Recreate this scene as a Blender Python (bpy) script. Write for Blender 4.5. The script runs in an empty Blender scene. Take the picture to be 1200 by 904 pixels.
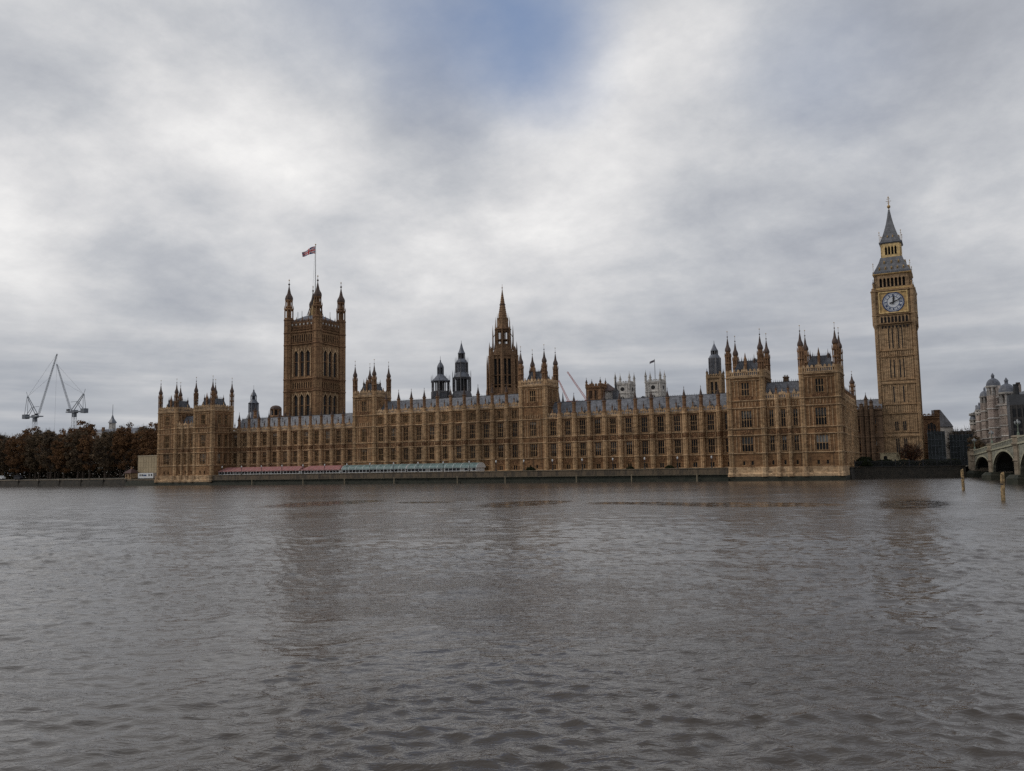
import bpy, math, random
import numpy as np
from mathutils import Matrix, Vector
R = math.radians
random.seed(7)
C = bpy.context.scene
col = C.collection

# ------------------------------------------------------------------ camera, sky, sun, exposure
cam = bpy.data.cameras.new('camera'); camo = bpy.data.objects.new('camera', cam); col.objects.link(camo); C.camera = camo
cam.sensor_width = 36; cam.lens = 29.8218; cam.clip_start = 0.5; cam.clip_end = 9000
_fw = Vector((-0.44750135, 0.88909926, 0.09615123)); _rt = Vector((0.89239143, 0.45095593, -0.01662185)); _up = _rt.cross(_fw)
camo.matrix_world = Matrix(((_rt.x, _up.x, -_fw.x, 24.143), (_rt.y, _up.y, -_fw.y, -248.641), (_rt.z, _up.z, -_fw.z, 4.95), (0, 0, 0, 1)))
C.view_settings.view_transform = 'Standard'; C.view_settings.look = 'None'; C.view_settings.gamma = 1
C.view_settings.use_curve_mapping = False; C.view_settings.exposure = 0.0
C.cycles.max_bounces = 5; C.cycles.diffuse_bounces = 2; C.cycles.glossy_bounces = 3; C.cycles.use_denoising = False
SUN_DIR = Vector((-0.78, -0.42, 0.62)).normalized()       # towards the sun
sun_el = math.asin(SUN_DIR.z); sun_az = math.atan2(SUN_DIR.x, SUN_DIR.y)
sl = bpy.data.lights.new('sun', 'SUN'); sl.energy = 1.1; sl.angle = R(18); sl.color = (1, .93, .84)
so = bpy.data.objects.new('sun', sl); col.objects.link(so); so.location = (0, 0, 300)
so.rotation_euler = SUN_DIR.to_track_quat('Z', 'Y').to_euler()

class NT:
    """tiny helper to write node trees"""
    def __init__(s, tree): s.t = tree; s.n = tree.nodes; s.l = tree.links
    def node(s, typ, **kw):
        n = s.n.new(typ)
        for k, v in kw.items(): setattr(n, k, v)
        return n
    def put(s, sock, v):
        if v is None: return
        if isinstance(v, bpy.types.NodeSocket): s.l.new(v, sock)
        else: sock.default_value = v
    def math(s, op, a, b=None, c=None, clamp=False):
        n = s.node('ShaderNodeMath', operation=op, use_clamp=clamp); s.put(n.inputs[0], a)
        if b is not None: s.put(n.inputs[1], b)
        if c is not None: s.put(n.inputs[2], c)
        return n.outputs[0]
    def vmath(s, op, a, b=None):
        n = s.node('ShaderNodeVectorMath', operation=op); s.put(n.inputs[0], a)
        if b is not None: s.put(n.inputs[1], b)
        return n.outputs['Value'] if op in ('DOT_PRODUCT', 'LENGTH', 'DISTANCE') else n.outputs[0]
    def mix(s, f, a, b, blend='MIX'):
        n = s.node('ShaderNodeMix', data_type='RGBA', blend_type=blend); s.put(n.inputs[0], f)
        for k, v in ((6, a), (7, b)):
            if isinstance(v, (tuple, list)) and len(v) == 3: v = (*v, 1)
            s.put(n.inputs[k], v)
        return n.outputs[2]
    def noise(s, vec, scale, detail=4, rough=.55, dist=0, w=None):
        n = s.node('ShaderNodeTexNoise'); s.put(n.inputs['Vector'], vec); s.put(n.inputs['Scale'], scale)
        s.put(n.inputs['Detail'], detail); s.put(n.inputs['Roughness'], rough); s.put(n.inputs['Distortion'], dist)
        return n.outputs['Fac']
    def ramp(s, fac, stops):
        n = s.node('ShaderNodeValToRGB'); s.put(n.inputs[0], fac); e = n.color_ramp.elements
        while len(e) < len(stops): e.new(.5)
        for el, (p, c) in zip(e, stops):
            el.position = p; el.color = (*c, 1) if len(c) == 3 else c
        return n.outputs[0]
    def smooth(s, v, a, b):
        n = s.node('ShaderNodeMapRange', interpolation_type='SMOOTHSTEP'); s.put(n.inputs[0], v)
        n.inputs[1].default_value = a; n.inputs[2].default_value = b; return n.outputs[0]
    def xyz(s, v):
        n = s.node('ShaderNodeSeparateXYZ'); s.put(n.inputs[0], v); return n.outputs
    def comb(s, x, y, z):
        n = s.node('ShaderNodeCombineXYZ'); s.put(n.inputs[0], x); s.put(n.inputs[1], y); s.put(n.inputs[2], z); return n.outputs[0]

W = bpy.data.worlds.new('World'); C.world = W; W.use_nodes = True
W.node_tree.nodes.clear(); T = NT(W.node_tree)
sky = T.node('ShaderNodeTexSky', sky_type='NISHITA', sun_disc=False, sun_elevation=sun_el, sun_rotation=sun_az)
sky.air_density = 1.2; sky.dust_density = 2.0
tc = T.node('ShaderNodeTexCoord').outputs['Generated']
d = T.xyz(tc)
zz = T.math('MAXIMUM', d[2], 0.0)
inv = T.math('DIVIDE', 1.0, T.math('ADD', zz, 0.34))
cu = T.math('MULTIPLY', d[0], inv); cv = T.math('MULTIPLY', d[1], inv)
P = T.comb(cu, cv, 0.0)
big = T.noise(T.vmath('ADD', P, (3.1, 1.7, 0.4)), 0.9, 3, .45, .2)
mid = T.noise(T.vmath('ADD', P, (7.3, 2.2, 1.4)), 2.1, 8, .55, .1)
fine = T.noise(T.vmath('ADD', P, (1.3, 9.2, 2.4)), 4.2, 9, .64, .12)
shade = T.math('ADD', T.math('ADD', T.math('MULTIPLY', big, .45), T.math('MULTIPLY', mid, .55)), T.math('MULTIPLY', T.math('SUBTRACT', fine, .5), .30))
shade = T.math('MULTIPLY_ADD', T.math('SUBTRACT', shade, .5), .80, .5)
ND = T.vmath('NORMALIZE', tc)
def lobe(v, r0, r1, amt=.20):                           # 1 near direction v, 0 beyond r1, edge broken by the noise
    dist = T.vmath('DISTANCE', ND, tuple(Vector(v).normalized()))
    dist = T.math('ADD', dist, T.math('MULTIPLY', T.math('SUBTRACT', mid, .5), amt))
    return T.math('SUBTRACT', 1.0, T.smooth(dist, r0, r1))
for v, r0, r1, k in (((-.72, .55, .42), .05, .34, .085), ((-.33, .86, .40), .0, .17, .10), ((-.40, .89, .25), .0, .24, .03), ((-.24, .88, .46), .02, .22, .07), ((-.83, .51, .23), .0, .14, .09), ((-.55, .82, .22), .0, .16, .03), ((-.74, .62, .18), .0, .10, -.035),
                     ((-.50, .80, .33), .0, .15, -.055), ((-.78, .53, .31), .0, .13, -.045), ((-.10, .95, .28), .02, .28, -.03), ((-.62, .70, .40), .0, .15, .04), ((.03, .93, .36), .0, .25, .02)):
    shade = T.math('ADD', shade, T.math('MULTIPLY', lobe(v, r0, r1), k))
cloud = T.ramp(shade, [(.35, (3.0, 3.2, 3.65)), (.44, (4.15, 4.35, 4.8)), (.51, (5.4, 5.55, 5.85)), (.58, (7.1, 7.1, 7.2)), (.66, (9.2, 9.1, 9.0))])
# pale band down at the horizon
hor = T.smooth(d[2], 0.26, 0.05)
band = T.noise(T.comb(T.math('MULTIPLY', d[0], 2.5), T.math('MULTIPLY', d[1], 2.5), T.math('MULTIPLY', d[2], 26)), 1.5, 5, .5)
cloud = T.mix(T.math('MULTIPLY', hor, .72), cloud, T.ramp(band, [(.35, (2.9, 3.15, 3.6)), (.50, (3.7, 3.95, 4.35)), (.66, (5.6, 5.65, 5.8))]))
blue = T.math('MULTIPLY', lobe((-.362, .812, .458), .0, .12, .16), .42)
blue = T.math('ADD', blue, T.math('MULTIPLY', lobe((-.40, .785, .475), .0, .18, .22), .30))
blue = T.math('ADD', blue, T.math('MULTIPLY', lobe((-.10, .905, .40), .0, .15), .22))
blue = T.math('ADD', blue, T.math('MULTIPLY', lobe((-.45, .70, .60), .0, .25), .4), clamp=True)
skyc = T.mix(1.0, sky.outputs[0], (0.58, .66, .86, 1), 'MULTIPLY')
skyc = T.mix(.6, skyc, (2.3, 3.4, 5.6, 1))
out = T.mix(blue, cloud, skyc)
low = T.smooth(d[2], -.12, -.01)
out = T.mix(low, (1.6, 1.5, 1.4, 1), out)
bg = T.node('ShaderNodeBackground'); T.put(bg.inputs[0], out); bg.inputs[1].default_value = 0.1
T.l.new(bg.outputs[0], T.node('ShaderNodeOutputWorld').inputs[0])

# ------------------------------------------------------------------ materials
MATS = {}
def newmat(name):
    m = bpy.data.materials.new(name); m.use_nodes = True; m.node_tree.nodes.clear(); MATS[name] = m
    t = NT(m.node_tree); b = t.node('ShaderNodeBsdfPrincipled'); o = t.node('ShaderNodeOutputMaterial')
    t.l.new(b.outputs[0], o.inputs[0]); return m, t, b
def wpos(t): return t.node('ShaderNodeNewGeometry').outputs['Position']
def bump(t, b, h, strength, dist):
    n = t.node('ShaderNodeBump'); n.inputs['Strength'].default_value = strength; n.inputs['Distance'].default_value = dist
    t.put(n.inputs['Height'], h); t.l.new(n.outputs[0], b.inputs['Normal'])
def stone(name, c0, c1, c2, course=.45, grime=.5, carve=0.0, grimec=(.05, .035, .025)):
    m, t, b = newmat(name); p = wpos(t); q = t.xyz(p)
    n1 = t.noise(p, .22, 4, .6); n2 = t.noise(p, 1.6, 5, .65)
    base = t.mix(t.smooth(n1, .38, .62), c0, c1)
    base = t.mix(t.smooth(n2, .50, .72), base, c2)
    # blocks: each course and stone of slightly different tone
    u = t.math('ADD', q[0], q[1]); row = t.math('FLOOR', t.math('DIVIDE', q[2], course))
    cell = t.math('FLOOR', t.math('ADD', t.math('DIVIDE', u, course * 2.3), t.math('MULTIPLY', row, .5)))
    wn = t.node('ShaderNodeTexWhiteNoise', noise_dimensions='3D'); t.put(wn.inputs[0], t.comb(cell, row, 3.0))
    base = t.mix(.8, base, t.ramp(wn.outputs[0], [(0, (.62, .60, .58)), (.5, (1, 1, 1)), (1, (1.22, 1.2, 1.16))]), 'MULTIPLY')
    # rain streaks and soot
    streak = t.noise(t.comb(t.math('MULTIPLY', u, 1.1), t.math('MULTIPLY', q[1], .3), t.math('MULTIPLY', q[2], .10)), 1.0, 6, .7)
    base = t.mix(t.math('MULTIPLY', t.smooth(streak, .50, .68), grime), base, grimec)
    oi = t.node('ShaderNodeObjectInfo').outputs['Random']; patch_ = t.noise(p, .055, 3, .6)
    tone = t.math('MULTIPLY_ADD', oi, .26, t.math('MULTIPLY_ADD', t.smooth(patch_, .35, .65), .42, .66)); base = t.mix(1.0, base, t.comb(tone, tone, tone), 'MULTIPLY')
    joint = t.math('LESS_THAN', t.math('FRACT', t.math('DIVIDE', q[2], course)), .09)
    h = t.math('SUBTRACT', t.math('MULTIPLY', n2, .5), t.math('MULTIPLY', joint, .5))
    if carve:
        v = t.node('ShaderNodeTexVoronoi'); t.put(v.inputs['Vector'], p); v.inputs['Scale'].default_value = 2.6
        base = t.mix(t.smooth(v.outputs['Distance'], .22, .55), base, tuple(x * .35 for x in c2))
        h = t.math('SUBTRACT', h, t.math('MULTIPLY', v.outputs['Distance'], 2.0))
    t.put(b.inputs['Base Color'], base); b.inputs['Roughness'].default_value = .92
    b.inputs['Specular IOR Level'].default_value = .2
    bump(t, b, h, .7, .10); return m
HONEY = stone('honey_limestone', (.28, .165, .085), (.225, .125, .064), (.16, .08, .042), grime=.7)
HONEYL = stone('pale_dressed_limestone', (.50, .355, .22), (.42, .285, .17), (.26, .16, .09), grime=.5)
CARVED = stone('carved_limestone', (.38, .22, .12), (.31, .18, .095), (.30, .16, .085), carve=1, grime=.4)
BROWN = stone('brown_limestone', (.26, .155, .088), (.20, .115, .066), (.145, .075, .045), grime=.6)
WEST = stone('old_brown_limestone', (.31, .195, .108), (.25, .15, .083), (.175, .095, .052), grime=.6)
RUSTST = stone('red_brown_limestone', (.19, .11, .07), (.15, .085, .055), (.11, .055, .04), grime=.5)
CENST = stone('central_tower_stone', (.29, .185, .11), (.23, .14, .083), (.165, .095, .058), grime=.5)
BUTT = stone('weathered_buttress_limestone', (.42, .275, .15), (.35, .22, .118), (.215, .125, .066), grime=.5)
GOLDST = stone('cleaned_golden_limestone', (.36, .25, .15), (.305, .205, .12), (.235, .15, .088), grime=.45)
GOLDSTD = stone('golden_limestone_recess', (.33, .205, .105), (.28, .17, .085), (.22, .125, .065), grime=.35)
GREY = stone('soot_grey_stone', (.20, .20, .21), (.14, .14, .155), (.10, .10, .11), grime=.4)
WHITE = stone('portland_stone', (.50, .48, .45), (.42, .40, .38), (.30, .28, .27), grime=.5, grimec=(.08, .075, .07))
PINKW = stone('pink_white_masonry', (.42, .36, .32), (.33, .275, .245), (.20, .14, .12), grime=.6, grimec=(.06, .045, .04))
BRIDGEST = stone('bridge_granite', (.28, .235, .18), (.22, .185, .14), (.15, .12, .09), course=.7, grime=.35)
DARKST = stone('dark_shaded_stone', (.13, .085, .055), (.10, .065, .042), (.075, .045, .03), grime=.4)  # dark stone; the court wall's shade is put into its colour
GREYROOFH = None
def plain(name, c, rough=.6, metal=0.0, var=.25, scale=1.2, spec=.4):
    m, t, b = newmat(name); p = wpos(t); n = t.noise(p, scale, 5, .6)
    lo = tuple(x * (1 - var) for x in c); hi = tuple(min(1, x * (1 + var)) for x in c)
    t.put(b.inputs['Base Color'], t.mix(t.smooth(n, .35, .65), lo, hi)); b.inputs['Roughness'].default_value = rough
    b.inputs['Metallic'].default_value = metal; b.inputs['Specular IOR Level'].default_value = spec; bump(t, b, n, .25, .05); return m
def slate(name, c, band):
    m, t, b = newmat(name); p = wpos(t); q = t.xyz(p); n = t.noise(p, .9, 5, .6); n3 = t.noise(t.comb(q[0], q[1], t.math('MULTIPLY', q[2], .15)), 1.3, 4, .6)
    base = t.mix(t.smooth(n, .35, .65), tuple(x * .7 for x in c), tuple(x * 1.25 for x in c))
    base = t.mix(t.math('MULTIPLY', t.smooth(n3, .52, .68), .55), base, tuple(x * .45 for x in c))
    u = t.math('ADD', q[0], q[1])
    seam = t.math('LESS_THAN', t.math('FRACT', t.math('DIVIDE', u, band)), .12)
    row = t.math('LESS_THAN', t.math('FRACT', t.math('DIVIDE', q[2], .8)), .14)
    base = t.mix(t.math('MULTIPLY', t.math('MAXIMUM', seam, row), .4), base, tuple(x * .4 for x in c))
    t.put(b.inputs['Base Color'], base); b.inputs['Roughness'].default_value = .5
    bump(t, b, t.math('MAXIMUM', seam, row), .5, .05); return m
ROOF = slate('cast_iron_roof_tiles', (.135, .14, .158), 1.1)
ROOFD = slate('dark_slate', (.085, .09, .105), .9)
LEAD = plain('weathered_lead', (.12, .13, .155), .5)
IRON = plain('black_ironwork', (.02, .021, .024), .6)
GILT = plain('gilding', (.60, .43, .20), .5, .15, .25)
GILTD = plain('dull_gilding', (.42, .28, .12), .6, .1, .3)
BLUE = plain('prussian_blue_paint', (.015, .045, .14), .5)
OPAL = plain('opal_glass', (.60, .62, .65), .3, 0, .06)
DARKHOLE = plain('louvre_and_opening_shade', (.012, .011, .012), .8)  # near-black for louvres; elsewhere the shade inside openings put into colour
BLACKCAP = plain('dark_stone_cap', (.085, .058, .048), .8)
def glassmat(name, c, c2):
    m, t, b = newmat(name); oi = t.node('ShaderNodeObjectInfo').outputs['Random']; p = wpos(t)
    n = t.noise(p, 1.1, 3, .6); f = t.smooth(t.math('ADD', n, t.math('MULTIPLY', t.math('SUBTRACT', oi, .5), .7)), .45, .75)
    t.put(b.inputs['Base Color'], t.mix(f, c, c2)); b.inputs['Roughness'].default_value = .25; b.inputs['Specular IOR Level'].default_value = .16
    bump(t, b, t.noise(p, 2.2, 2), .5, .04); return m
GLASS = glassmat('dark_leaded_glass', (.005, .005, .006), (.018, .019, .022))
BLIND = glassmat('pale_window_blinds', (.07, .068, .065), (.24, .235, .22))
REDAWN = plain('faded_red_canvas', (.29, .125, .12), .8, 0, .15)
PALEAWN = plain('pinkish_canvas', (.36, .22, .21), .8, 0, .12)
TEAL = plain('teal_tent_roof', (.13, .19, .185), .4, 0, .25)
WHITEP = plain('white_paint', (.62, .63, .63), .5, 0, .08)
BEIGE = plain('beige_sheeting', (.36, .29, .185), .8, 0, .08, .4)
NET = plain('grey_green_netting', (.035, .042, .045), .9, 0, .35, .6)
BRGREEN = plain('pale_green_bridge_paint', (.205, .205, .165), .6, 0, .35)
DARKSOFFIT = plain('dark_iron_ribs', (.03, .032, .03), .7)
TIMBER = plain('weathered_timber', (.25, .175, .09), .85, 0, .5, 3)
CRANEG = plain('grey_crane_steel', (.14, .155, .18), .5, 0, .2)
CRANEL = plain('light_crane_steel', (.40, .42, .45), .5, 0, .15)
REDST = plain('red_crane_steel', (.42, .13, .11), .5, 0, .15)
BARK = plain('tree_bark', (.06, .045, .035), .9, 0, .35, 2)
SOIL = plain('paved_ground', (.12, .11, .09), .9, 0, .3, .3)
SKIN = plain('skin', (.45, .28, .2), .6); COAT = plain('dark_coat', (.02, .02, .025), .8)
REDROOF = plain('red_tiles', (.07, .035, .032), .8)
FLR, FLW, FLB = plain('flag_red', (.42, .03, .04), .8), plain('flag_white', (.6, .6, .6), .8), plain('flag_blue', (.02, .03, .14), .8)
def leafmat(name, cols):
    m, t, b = newmat(name); p = wpos(t); n = t.noise(p, .33, 3, .6); n2 = t.noise(p, 3.1, 2)
    t.put(b.inputs['Base Color'], t.ramp(t.math('ADD', t.math('MULTIPLY', n, .65), t.math('MULTIPLY', n2, .35)), [(.3, cols[0]), (.48, cols[1]), (.62, cols[2]), (.75, cols[3])]))
    b.inputs['Roughness'].default_value = .9; b.inputs['Specular IOR Level'].default_value = .1; return m
LEAFR = leafmat('rust_brown_leaves', [(.085, .055, .036), (.15, .082, .043), (.205, .11, .05), (.25, .16, .065)])
LEAFD = leafmat('dull_brown_leaves', [(.075, .06, .043), (.115, .084, .055), (.155, .105, .06), (.19, .14, .07)])
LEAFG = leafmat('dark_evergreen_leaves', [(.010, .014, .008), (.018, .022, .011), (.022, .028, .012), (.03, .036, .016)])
TWIG = plain('bare_twigs', (.10, .085, .07), .9, 0, .3, 2)

# river wall: pale granite above, weed and tide marks below
m, t, b = newmat('tidal_river_wall'); p = wpos(t); q = t.xyz(p); n = t.noise(p, .5, 5, .65); nn = t.noise(t.comb(t.math('MULTIPLY', q[0], .7), t.math('MULTIPLY', q[1], .7), t.math('MULTIPLY', q[2], .15)), 1.2, 5, .7)
lev = t.math('ADD', q[2], t.math('MULTIPLY', t.math('SUBTRACT', n, .5), .8))
up = t.mix(t.smooth(nn, .42, .62), (.105, .076, .046), (.045, .034, .023))
dk = t.mix(t.smooth(n, .4, .6), (.012, .016, .008), (.028, .028, .017))
t.put(b.inputs['Base Color'], t.mix(t.smooth(lev, 1.85, 2.15), dk, up)); b.inputs['Roughness'].default_value = .75
bump(t, b, t.math('ADD', n, t.math('LESS_THAN', t.math('FRACT', t.math('DIVIDE', q[2], .5)), .1)), .6, .06); RIVERWALL = m
m, t, b = newmat('dark_river_wall'); p = wpos(t); q = t.xyz(p); n = t.noise(p, .6, 5, .65)  # dark brown embankment wall, tone varied by noise
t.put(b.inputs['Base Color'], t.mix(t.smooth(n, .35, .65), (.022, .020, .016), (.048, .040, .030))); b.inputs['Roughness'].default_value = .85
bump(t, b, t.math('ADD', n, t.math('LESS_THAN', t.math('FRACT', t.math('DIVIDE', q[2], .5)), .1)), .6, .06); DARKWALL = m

# water
m, t, b = newmat('muddy_tidal_water'); p = wpos(t); q = t.xyz(p)
n = t.noise(p, .02, 3, .5)
t.put(b.inputs['Base Color'], t.mix(n, (.050, .041, .033), (.062, .051, .042))); b.inputs['IOR'].default_value = 1.42
wu = t.vmath('DOT_PRODUCT', p, (.89, .45, 0)); wvv = t.vmath('DOT_PRODUCT', p, (-.45, .89, 0))   # along and across the wind-driven crests
def wv(sx, sy, sc, det, ro=.55, di=.3, off=0.0):
    return t.noise(t.comb(t.math('MULTIPLY', wu, sx), t.math('MULTIPLY', wvv, sy), off), sc, det, ro, di)
gust = wv(.03, .05, 1.0, 4, .6, .6)
SL = ((-59.5, -146, 6.5, 13), (-27.5, -143, 5.5, 11), (2, -143, 12, 7), (21, -140, 4.2, 13), (-12, -141, 7, 4), (-45, -141, 5, 3.5))   # slicks: centre and half sizes
slick = 0.0
for sx_, sy_, ra, rb in SL:
    e = t.math('ADD', t.math('POWER', t.math('ABSOLUTE', t.math('DIVIDE', t.math('SUBTRACT', q[0], float(sx_)), float(ra))), 2.0), t.math('POWER', t.math('ABSOLUTE', t.math('DIVIDE', t.math('SUBTRACT', q[1], float(sy_)), float(rb))), 2.0))
    slick = t.math('MAXIMUM', t.math('SUBTRACT', 1.0, t.smooth(e, .35, 1.3)), slick)
slick = t.math('MULTIPLY', slick, t.smooth(wv(.38, .95, 1.0, 5, .7, 1.6), .33, .50))
rough = t.math('MULTIPLY_ADD', t.smooth(q[1], -225.0, -150.0), .13, .075)
b_r = t.math('MULTIPLY', rough, t.math('SUBTRACT', 1.0, t.math('MULTIPLY', slick, .9)))
t.put(b.inputs['Roughness'], t.math('MAXIMUM', b_r, .02))
tiny = wv(1.0, 1.5, 9.0, 2, .5, .4); small = wv(.8, 1.6, 3.6, 3, .55, .7, 3.0); midw = wv(.55, 1.4, 1.3, 3, .55, .8, 5.0)
def ridge(x): return t.math('SUBTRACT', 1.0, t.math('ABSOLUTE', t.math('MULTIPLY_ADD', x, 4.0, -2.0)))
h = t.math('ADD', t.math('MULTIPLY', tiny, .006), t.math('ADD', t.math('MULTIPLY', ridge(small), .0075), t.math('MULTIPLY', ridge(midw), .016)))
rip = t.math('MULTIPLY', t.math('MULTIPLY_ADD', t.smooth(gust, .38, .62), .8, .5), t.math('SUBTRACT', 1.0, t.math('MULTIPLY', slick, .93)))
nb = t.node('ShaderNodeBump'); nb.inputs['Strength'].default_value = 1.0; nb.inputs['Distance'].default_value = 1.0
t.put(nb.inputs['Height'], t.math('MULTIPLY', h, rip)); t.l.new(nb.outputs[0], b.inputs['Normal']); WATER = m

# ------------------------------------------------------------------ mesh builder
class MB:
    def __init__(s, *mats): s.v = []; s.f = []; s.mi = []; s.mats = list(mats); s.c = 0; s.T = Matrix.Identity(4)
    def use(s, mat):
        if mat not in s.mats: s.mats.append(mat)
        s.c = s.mats.index(mat); return s
    def at(s, x=0, y=0, z=0, rz=0): s.T = Matrix.Translation((x, y, z)) @ Matrix.Rotation(rz, 4, 'Z'); return s
    def add(s, vs, fs):
        k = len(s.v); T_ = s.T; s.v += [tuple(T_ @ Vector(p)) for p in vs]
        s.f += [tuple(i + k for i in f) for f in fs]; s.mi += [s.c] * len(fs)
    def box(s, x0, x1, y0, y1, z0, z1):
        s.add([(x0, y0, z0), (x1, y0, z0), (x1, y1, z0), (x0, y1, z0), (x0, y0, z1), (x1, y0, z1), (x1, y1, z1), (x0, y1, z1)],
              [(0, 3, 2, 1), (4, 5, 6, 7), (0, 1, 5, 4), (1, 2, 6, 5), (2, 3, 7, 6), (3, 0, 4, 7)])
    def prism(s, cx, cy, n, rings, rot=None):
        rot = math.pi / n if rot is None else rot; vs = []; fs = []
        for r, z in rings:
            for k in range(n):
                a = rot + 2 * math.pi * k / n; vs.append((cx + r * math.cos(a), cy + r * math.sin(a), z))
        for j in range(len(rings) - 1):
            for k in range(n):
                k2 = (k + 1) % n; fs.append((j * n + k, j * n + k2, (j + 1) * n + k2, (j + 1) * n + k))
        fs.append(tuple(range(n - 1, -1, -1))); fs.append(tuple((len(rings) - 1) * n + k for k in range(n)))
        s.add(vs, fs)
    def sq(s, cx, cy, rings): s.prism(cx, cy, 4, [(r * math.sqrt(2), z) for r, z in rings], math.pi / 4)
    def poly(s, pts, y0, y1):                              # extrude an x-z outline along y
        n = len(pts); vs = [(x, y0, z) for x, z in pts] + [(x, y1, z) for x, z in pts]
        s.add(vs, [tuple(range(n)), tuple(range(2 * n - 1, n - 1, -1))] + [(i, i + n, (i + 1) % n + n, (i + 1) % n) for i in range(n)])
    def polx(s, pts, x0, x1):                              # extrude a y-z outline along x
        n = len(pts); vs = [(x0, y, z) for y, z in pts] + [(x1, y, z) for y, z in pts]
        s.add(vs, [tuple(range(n - 1, -1, -1)), tuple(range(n, 2 * n))] + [(i, (i + 1) % n, (i + 1) % n + n, i + n) for i in range(n)])
    def tube(s, p, q_, r, n=5, r2=None):
        p = Vector(p); q_ = Vector(q_); r2 = r if r2 is None else r2; d_ = (q_ - p).normalized()
        a = d_.orthogonal().normalized(); b_ = d_.cross(a)
        vs = [tuple(p + (a * math.cos(2 * math.pi * k / n) + b_ * math.sin(2 * math.pi * k / n)) * r) for k in range(n)] + \
             [tuple(q_ + (a * math.cos(2 * math.pi * k / n) + b_ * math.sin(2 * math.pi * k / n)) * r2) for k in range(n)]
        s.add(vs, [(k, (k + 1) % n, (k + 1) % n + n, k + n) for k in range(n)] + [tuple(range(n - 1, -1, -1)), tuple(range(n, 2 * n))])
    def wall(s, x0, x1, z0, z1, holes, y=0.0, rev=.45):
        xs = sorted({x0, x1, *[h[0] for h in holes], *[h[1] for h in holes]}); zs = sorted({z0, z1, *[h[2] for h in holes], *[h[3] for h in holes]})
        vs = []; fs = []
        for i in range(len(xs) - 1):
            j = 0
            while j < len(zs) - 1:
                a, b_ = xs[i], xs[i + 1]
                inside = lambda jj: any(h[0] < (a + b_) / 2 < h[1] and h[2] < (zs[jj] + zs[jj + 1]) / 2 < h[3] for h in holes)
                if inside(j): j += 1; continue
                k = j
                while k + 1 < len(zs) - 1 and not inside(k + 1): k += 1
                n = len(vs); vs += [(a, y, zs[j]), (b_, y, zs[j]), (b_, y, zs[k + 1]), (a, y, zs[k + 1])]; fs.append((n, n + 1, n + 2, n + 3)); j = k + 1
        for a, b_, c, d_ in holes:
            y2 = y + rev; n = len(vs)
            vs += [(a, y, c), (b_, y, c), (b_, y, d_), (a, y, d_), (a, y2, c), (b_, y2, c), (b_, y2, d_), (a, y2, d_)]
            fs += [(n, n + 4, n + 5, n + 1), (n + 1, n + 5, n + 6, n + 2), (n + 2, n + 6, n + 7, n + 3), (n + 3, n + 7, n + 4, n)]
        s.add(vs, fs)
    def mesh(s, name):
        me = bpy.data.meshes.new(name); me.from_pydata(s.v, [], s.f)
        for m_ in s.mats: me.materials.append(m_)
        me.polygons.foreach_set('material_index', s.mi); me.update(); return me

def thing(name, label, cat, loc=(0, 0, 0), rz=0, group=None):
    o = bpy.data.objects.new(name, None); col.objects.link(o); o.location = loc; o.rotation_euler = (0, 0, rz); o.empty_display_size = .5
    o['label'] = label; o['category'] = cat
    if group: o['group'] = group
    return o
def part(name, me, parent, loc=(0, 0, 0), rz=0, label=None):
    if isinstance(me, MB): me = me.mesh(name)
    o = bpy.data.objects.new(name, me); col.objects.link(o); o.parent = parent; o.location = loc; o.rotation_euler = (0, 0, rz)
    if label: o['label'] = label
    return o
def tag(name, me, label=None, cat=None, group=None, kind=None, loc=(0, 0, 0), rz=0):
    if isinstance(me, MB): me = me.mesh(name)
    o = bpy.data.objects.new(name, me); col.objects.link(o); o.location = loc; o.rotation_euler = (0, 0, rz)
    if label: o['label'] = label
    if cat: o['category'] = cat
    if group: o['group'] = group
    if kind: o['kind'] = kind
    return o
CACHE = {}
def cached(key, fn):
    if key not in CACHE: CACHE[key] = fn()
    return CACHE[key]

# ------------------------------------------------------------------ gothic kit
def window_meshes(w, h, lights, trans=(.5,), mat=None, blind=0.0, bar=.15, arch=False, gm=None):
    def make():
        m_ = MB(mat or BUTT)
        for k in range(lights + 1):
            x = -w / 2 + k * w / lights; e = bar / 2
            if k == 0: x += e
            if k == lights: x -= e
            m_.box(x - e, x + e, .14, .36, 0, h)
        for f in trans: m_.box(-w / 2, w / 2, .16, .34, h * f - bar * .45, h * f + bar * .45)
        lw = w / lights
        for f in list(trans) + [1.0]:
            for k in range(lights):
                xa = -w / 2 + k * lw; xb = xa + lw; zt = h * f; dz = min(lw * .5, .45)
                m_.poly([(xa, zt), (xa, zt - dz), (xa + lw * .2, zt - dz * .45), (xa + lw / 2, zt)], .18, .32)
                m_.poly([(xb, zt), (xa + lw / 2, zt), (xb - lw * .2, zt - dz * .45), (xb, zt - dz)], .18, .32)
        if arch:
            m_.poly([(-w / 2, h), (-w / 2, h - w * .55), (-w * .36, h - w * .25), (0, h + .01)], .02, .30)
            m_.poly([(w / 2, h), (0, h + .01), (w * .36, h - w * .25), (w / 2, h - w * .55)], .02, .30)
        m_.box(-w / 2 - .1, w / 2 + .1, -.14, .2, -.16, -.001)   # sill
        g = MB(gm or GLASS); zb = h * (1 - blind)
        g.add([(-w / 2, .4, 0), (w / 2, .4, 0), (w / 2, .4, zb), (-w / 2, .4, zb)], [(0, 1, 2, 3)])
        if blind: g.use(BLIND).add([(-w / 2, .4, zb), (w / 2, .4, zb), (w / 2, .4, h), (-w / 2, .4, h)], [(0, 1, 2, 3)])
        return m_.mesh('window'), g.mesh('pane')
    return cached(('win', w, h, lights, trans, mat and mat.name, blind, bar, arch, gm and gm.name), make)
WR = random.Random(21)
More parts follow.
